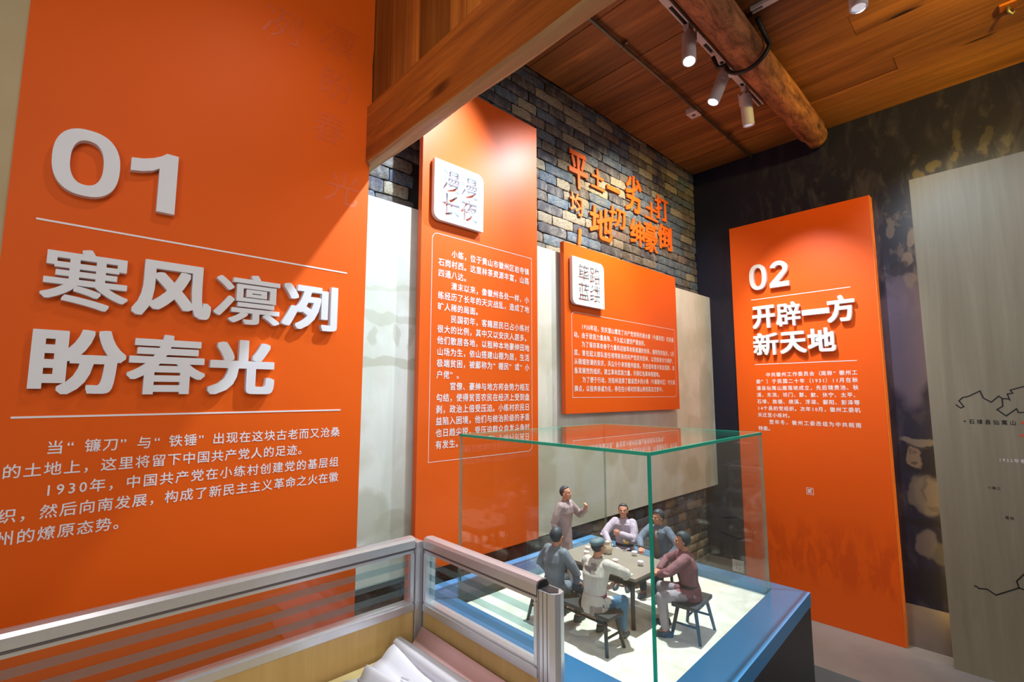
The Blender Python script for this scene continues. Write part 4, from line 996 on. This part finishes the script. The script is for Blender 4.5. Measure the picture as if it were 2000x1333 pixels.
    rr_ = cap(.012, .62, -.62, .02) if style == 'short' else (cap(.016, .50, -.80, -.10) if style == 'full' else cap(.006, .45, -.85, -.35))
    h.loft(rr_, cap=True); ho = h.build('hair', HAIR, root, True)
    if style == 'cap':
        c_ = MB(); c_.ball(H(0, -.010, .082), (.098, .112, .052), 22, 10, HM); c_.ball(H(0, .085, .062), (.055, .045, .010), 14, 6, HM); c_.build('cap', plain('slate_cap', (.10, .16, .18), .6, var=.3, scale=60), root, True)
    e_ = MB()
    for sx in (-1, 1):
        e_.ball(H(sx * .030, .086, .003), (.009, .005, .0045), 8, 6, HM); e_.tube([H(sx * .014, .094, .023), H(sx * .030, .095, .028), H(sx * .046, .086, .022)], [.003, .004, .0025], 6)
    e_.build('eyes_and_brows', plain('dark_eye', (.02, .015, .015), .3), root)
    # ---- top garment
    g = MB(); cl = spec['top']; low = spec.get('hem', .42 if not stand else .10)
    if stand:
        rg = [(.06, .205, .175), (.30, .19, .16), (.60, .175, .150), (.88, .168, .135), (1.02, .158, .128)]
        R = [ellring((0, 0, z), a, b_) for z, a, b_ in rg] + [ellring(chest, .196, .142), ellring(sh - Vector((0, 0, .03)), .195, .122), ellring(sh + Vector((0, 0, .035)), .11, .085), ellring(neck + Vector((0, 0, .012)), .066, .066)]
    else:
        R = [ellring((0, .015, hipz - .12), .190, .160), ellring((0, .01, hipz - .04), .185, .158), ellring((0, 0, hipz + .05), .168, .138), ellring(hip + Vector((0, 0, .15)) + lean * .25, .156, .122), ellring(chest, .196, .145), ellring(sh - Vector((0, 0, .03)), .200, .122), ellring(sh + Vector((0, 0, .035)), .11, .082), ellring(neck + Vector((0, 0, .012)), .066, .066)]
    g.loft(R)
    for s_ in (1, -1):
        w_ = el[s_].lerp(wr_[s_], spec.get('sleeve', .86)); limb(g, [sl[s_] - Vector((s_ * .03, 0, 0)), sl[s_].lerp(el[s_], .5), el[s_], el[s_].lerp(w_, .5), w_], [.084, .076, .066, .060, .054])
        # folds at the elbow
        for k in (-1, 0, 1):
            q = el[s_] + (sl[s_] - el[s_]).normalized() * .035 * k; g.ball(q, (.071, .071, .024), 12, 6)
        if not stand:
            hj = Vector((s_ * .09, .02, hipz - .02)); limb(g, [hj, hj.lerp(kn[s_], .42)], [.105, .090])
    nck = MB()
    fuse(spec.get('topname', 'jacket'), g, cl, root, .0085, 2)
    # collar, buttons
    k_ = MB(); k_.loft([ellring(neck + Vector((0, .004, -.01)), .073, .073), ellring(neck + Vector((0, .004, .028)), .068, .068), ellring(neck + Vector((0, .004, .028)), .058, .058), ellring(neck + Vector((0, .004, -.01)), .062, .062)], cap=False)
    k_.build('collar', spec.get('collar', cl), root, True)
    if spec.get('front'):
        f_ = MB(); f_.loft([ellring(hip + Vector((0, .038, -.02)), .075, .118), ellring(hip + Vector((0, .035, .15)) + lean * .25, .07, .105), ellring(chest + Vector((0, .030, 0)), .075, .120), ellring(sh + Vector((0, .03, 0)), .055, .09)]); f_.build('undershirt', spec['front'], root, True)
        bt = MB()
        for t_ in (.1, .3, .5, .7): p = (hip + Vector((0, .16, 0))).lerp(chest + Vector((0, .155, .05)), t_); bt.ball(p, (.010, .006, .004), 8, 6)
        bt.build('toggle_buttons', plain('dark_toggle', (.03, .02, .02), .5), root)
    if spec.get('belt'):
        zb = hipz + .10; MB().loft([ellring((0, .004 + lean.y * .2, zb - .020), .167, .137), ellring((0, .004 + lean.y * .2, zb + .020), .164, .134), ellring((0, .004 + lean.y * .2, zb + .020), .14, .11), ellring((0, .004 + lean.y * .2, zb - .020), .14, .11)], cap=False).build('belt', spec['belt'], root, True)
    for (ax, az, w_, h_, side) in spec.get('patches', ()):
        p = MB(); n_ = 5; yb = -.150 if az < .6 else -.128
        rowp = [[Vector((ax + w_ * (i / n_ - .5), 0, az + h_ * (j / n_ - .5))) for i in range(n_ + 1)] for j in range(n_ + 1)]
        def yy(x, z):
            tz = max(0, min(1, (z - hipz + .12) / .62)); ry = lerp(.160, .128, tz) + .010; rx = .188; return -ry * math.sqrt(max(.05, 1 - abs(x / rx) ** 2.3)) + lean.y * tz
        v_ = [Vector((q.x, yy(q.x, q.z) - .004, q.z)) for R_ in rowp for q in R_]
        v2 = [Vector((q.x, q.y + .03, q.z)) for q in v_]
        nn = n_ + 1; f1 = [(j * nn + i, j * nn + i + 1, (j + 1) * nn + i + 1, (j + 1) * nn + i) for j in range(n_) for i in range(n_)]
        p.add(v_, f1); p.build('cloth_patch', PATCH, root, True)
    # ---- trousers and shoes
    if not stand:
        tr = MB()
        tr.loft([ellring((0, .02, hipz - .10), .165, .135), ellring((0, .01, hipz + .02), .15, .12)])
        for s_ in (1, -1):
            hj = Vector((s_ * .09, .0, hipz - .02)); a2 = kn[s_].lerp(an[s_], .86); limb(tr, [hj, kn[s_], kn[s_].lerp(a2, .5), a2], [.098, .078, .066, .060])
        fuse('trousers', tr, spec['trousers'], root, .0095, 2)
    for s_ in (1, -1):
        f0 = an[s_].copy(); f0.z = 0; sm_ = MB()
        sm_.loft([ellring(f0 + Vector((0, .045, .002)), .046, .125, None, 18), ellring(f0 + Vector((0, .045, .022)), .048, .128, None, 18), ellring(f0 + Vector((0, .035, .052)), .042, .110, None, 18), ellring(f0 + Vector((0, -.012, .088)), .036, .050, None, 18)])
        sm_.build('shoe', SHOE, root, True)
    return root
SHOE = plain('dark_cloth_shoe', (.045, .055, .065), .6, var=.2); PATCH = plain('grey_mauve_patch', (.28, .22, .22), .7, var=.15)
C_MAUVE = cloth('mauve_brown_robe', (.34, .245, .245)); C_SLATE = cloth('slate_tunic', (.175, .195, .225)); C_PALE = cloth('pale_grey_shirt', (.56, .51, .46)); C_LILAC = cloth('lilac_grey_shirt', (.44, .36, .43)); C_BLUE = cloth('blue_grey_jacket', (.14, .165, .22)); C_MAROON = cloth('maroon_tunic', (.25, .115, .13))
C_BROWN = cloth('brown_shirt', (.26, .185, .125)); C_GREYT = cloth('grey_trousers', (.36, .32, .35)); C_BLUET = cloth('blue_trousers', (.07, .15, .24)); C_DARKT = cloth('dark_trousers', (.05, .06, .07))
REDB = plain('red_sash', (.22, .035, .04), .6); DBELT = plain('dark_belt', (.03, .025, .025), .5)
fd = (0, .6, -.4)
# local frame: faces +y, right hand is +x
person('miniature man standing in a long mauve robe with one fist raised', (1.392, 1.203), PI + .22, dict(stand=True, lean=(0, .03, 0), turn=.0, nod=-.22, hair='short', strands=False, top=C_MAUVE, topname='robe', scale=1.0,
       R=((.27, .02, .88), (.3, -1, 0), (0, .15, -1), (-1, 0, 0), .35), L=((-.22, .34, 1.30), (-.8, -.2, -1), (.05, .35, 1), (.6, -.5, .2), 1.15)))
person('miniature man in a slate tunic seated with his back turned, hand on his thigh', (1.130, 1.018), -PI / 2 - .05, dict(lean=(0, .05, 0), turn=.12, nod=-.1, hair='full', top=C_SLATE, topname='tunic', trousers=C_DARKT,
       R=((.20, .28, .60), (1, -.3, .3), (0, .8, -.3), (0, .2, -1), .6), L=((-.25, .20, .62), (-1, -.6, .2), (.5, .8, -.3), (0, 0, -1), .5), kneeR=(.13, .42, .52), kneeL=(-.17, .42, .52), footR=(.13, .40, 0), footL=(-.18, .42, 0)))
person('miniature man in a patched pale shirt and red sash seated with his back turned', (1.128, .868), -PI / 2 + .10, dict(lean=(0, .10, 0), turn=-.25, nod=-.15, hair='cap', strands=False, top=C_PALE, topname='shirt', collar=PATCH, trousers=C_BLUET, belt=REDB, patches=((-.07, .98, .13, .10, 0), (.10, .50, .14, .11, 0), (.03, 1.04, .08, .09, 0)),
       R=((.22, .50, .80), (1, -.2, .2), (-.7, .7, 0), (0, .1, -1), .5), L=((-.16, .50, .80), (-1, -.2, 0), (.6, .7, 0), (0, .1, -1), .5), kneeR=(.22, .42, .50), kneeL=(-.15, .42, .50), footR=(.20, .46, 0), footL=(-.15, .42, 0)))
person('miniature man in a lilac grey shirt facing out with one fist at his chest', (1.582, 1.070), PI / 2 + .42, dict(lean=(0, .06, 0), turn=.08, nod=-.18, hair='short', strands=False, top=C_LILAC, topname='shirt', trousers=C_DARKT, belt=DBELT, sleeve=.9,
       R=((.20, .44, .76), (1, -.3, 0), (0, .8, -.4), (0, .1, -1), .5), L=((.02, .30, .90), (-1, 0, -.6), (1, .25, .1), (0, -1, 0), 1.1), kneeR=(.14, .42, .52), kneeL=(-.14, .42, .52), footR=(.10, .42, 0), footL=(-.12, .44, 0)))
pm5 = person('miniature man in an open blue jacket over brown, holding a long pipe', (1.585, .925), PI / 2 + .05, dict(lean=(0, .03, 0), turn=-.40, nod=-.05, hair='full', top=C_BLUE, topname='jacket', front=C_BROWN, trousers=C_DARKT,
       R=((.13, .44, .80), (1, -.3, -.2), (-.4, .9, .0), (-.2, 0, -1), 1.0), L=((-.24, .24, .66), (-1, -.4, 0), (.3, .7, -.3), (0, 0, -1), .5), kneeR=(.14, .42, .52), kneeL=(-.14, .42, .52), footR=(.14, .42, 0), footL=(-.14, .44, 0)))
person('miniature man in a maroon tunic on a stool at the end of the table', (1.388, .716), .52, dict(lean=(0, .07, 0), turn=.12, nod=-.1, hair='full', top=C_MAROON, topname='tunic', trousers=C_GREYT, belt=DBELT,
       R=((.06, .44, .80), (1, -.1, .3), (-.8, .5, .0), (0, 0, -1), .5), L=((-.14, .44, .80), (-1, -.2, .2), (.8, .5, 0), (0, 0, -1), .5), kneeR=(.20, .42, .52), kneeL=(-.22, .42, .52), footR=(.16, .40, 0), footL=(-.24, .40, 0)))
# pipe held by the man in the open jacket
pipe = empty('tobacco_pipe', (1.490, .950, SZ + .165), 'long dark tobacco pipe with a yellow end in the hand of the seated man', 'pipe', None, 0)
MB().tube([(.012, -.034, -.006), (-.004, .0, .004), (-.024, .026, .010)], .0018, 8).build('stem', DBELT, pipe, True)
MB().tube([(-.024, .026, .010), (-.034, .037, .014), (-.035, .038, .020)], [.003, .0038, .0035], 10).build('bowl', plain('yellow_brass', (.65, .38, .04), .35, .6), pipe, True)
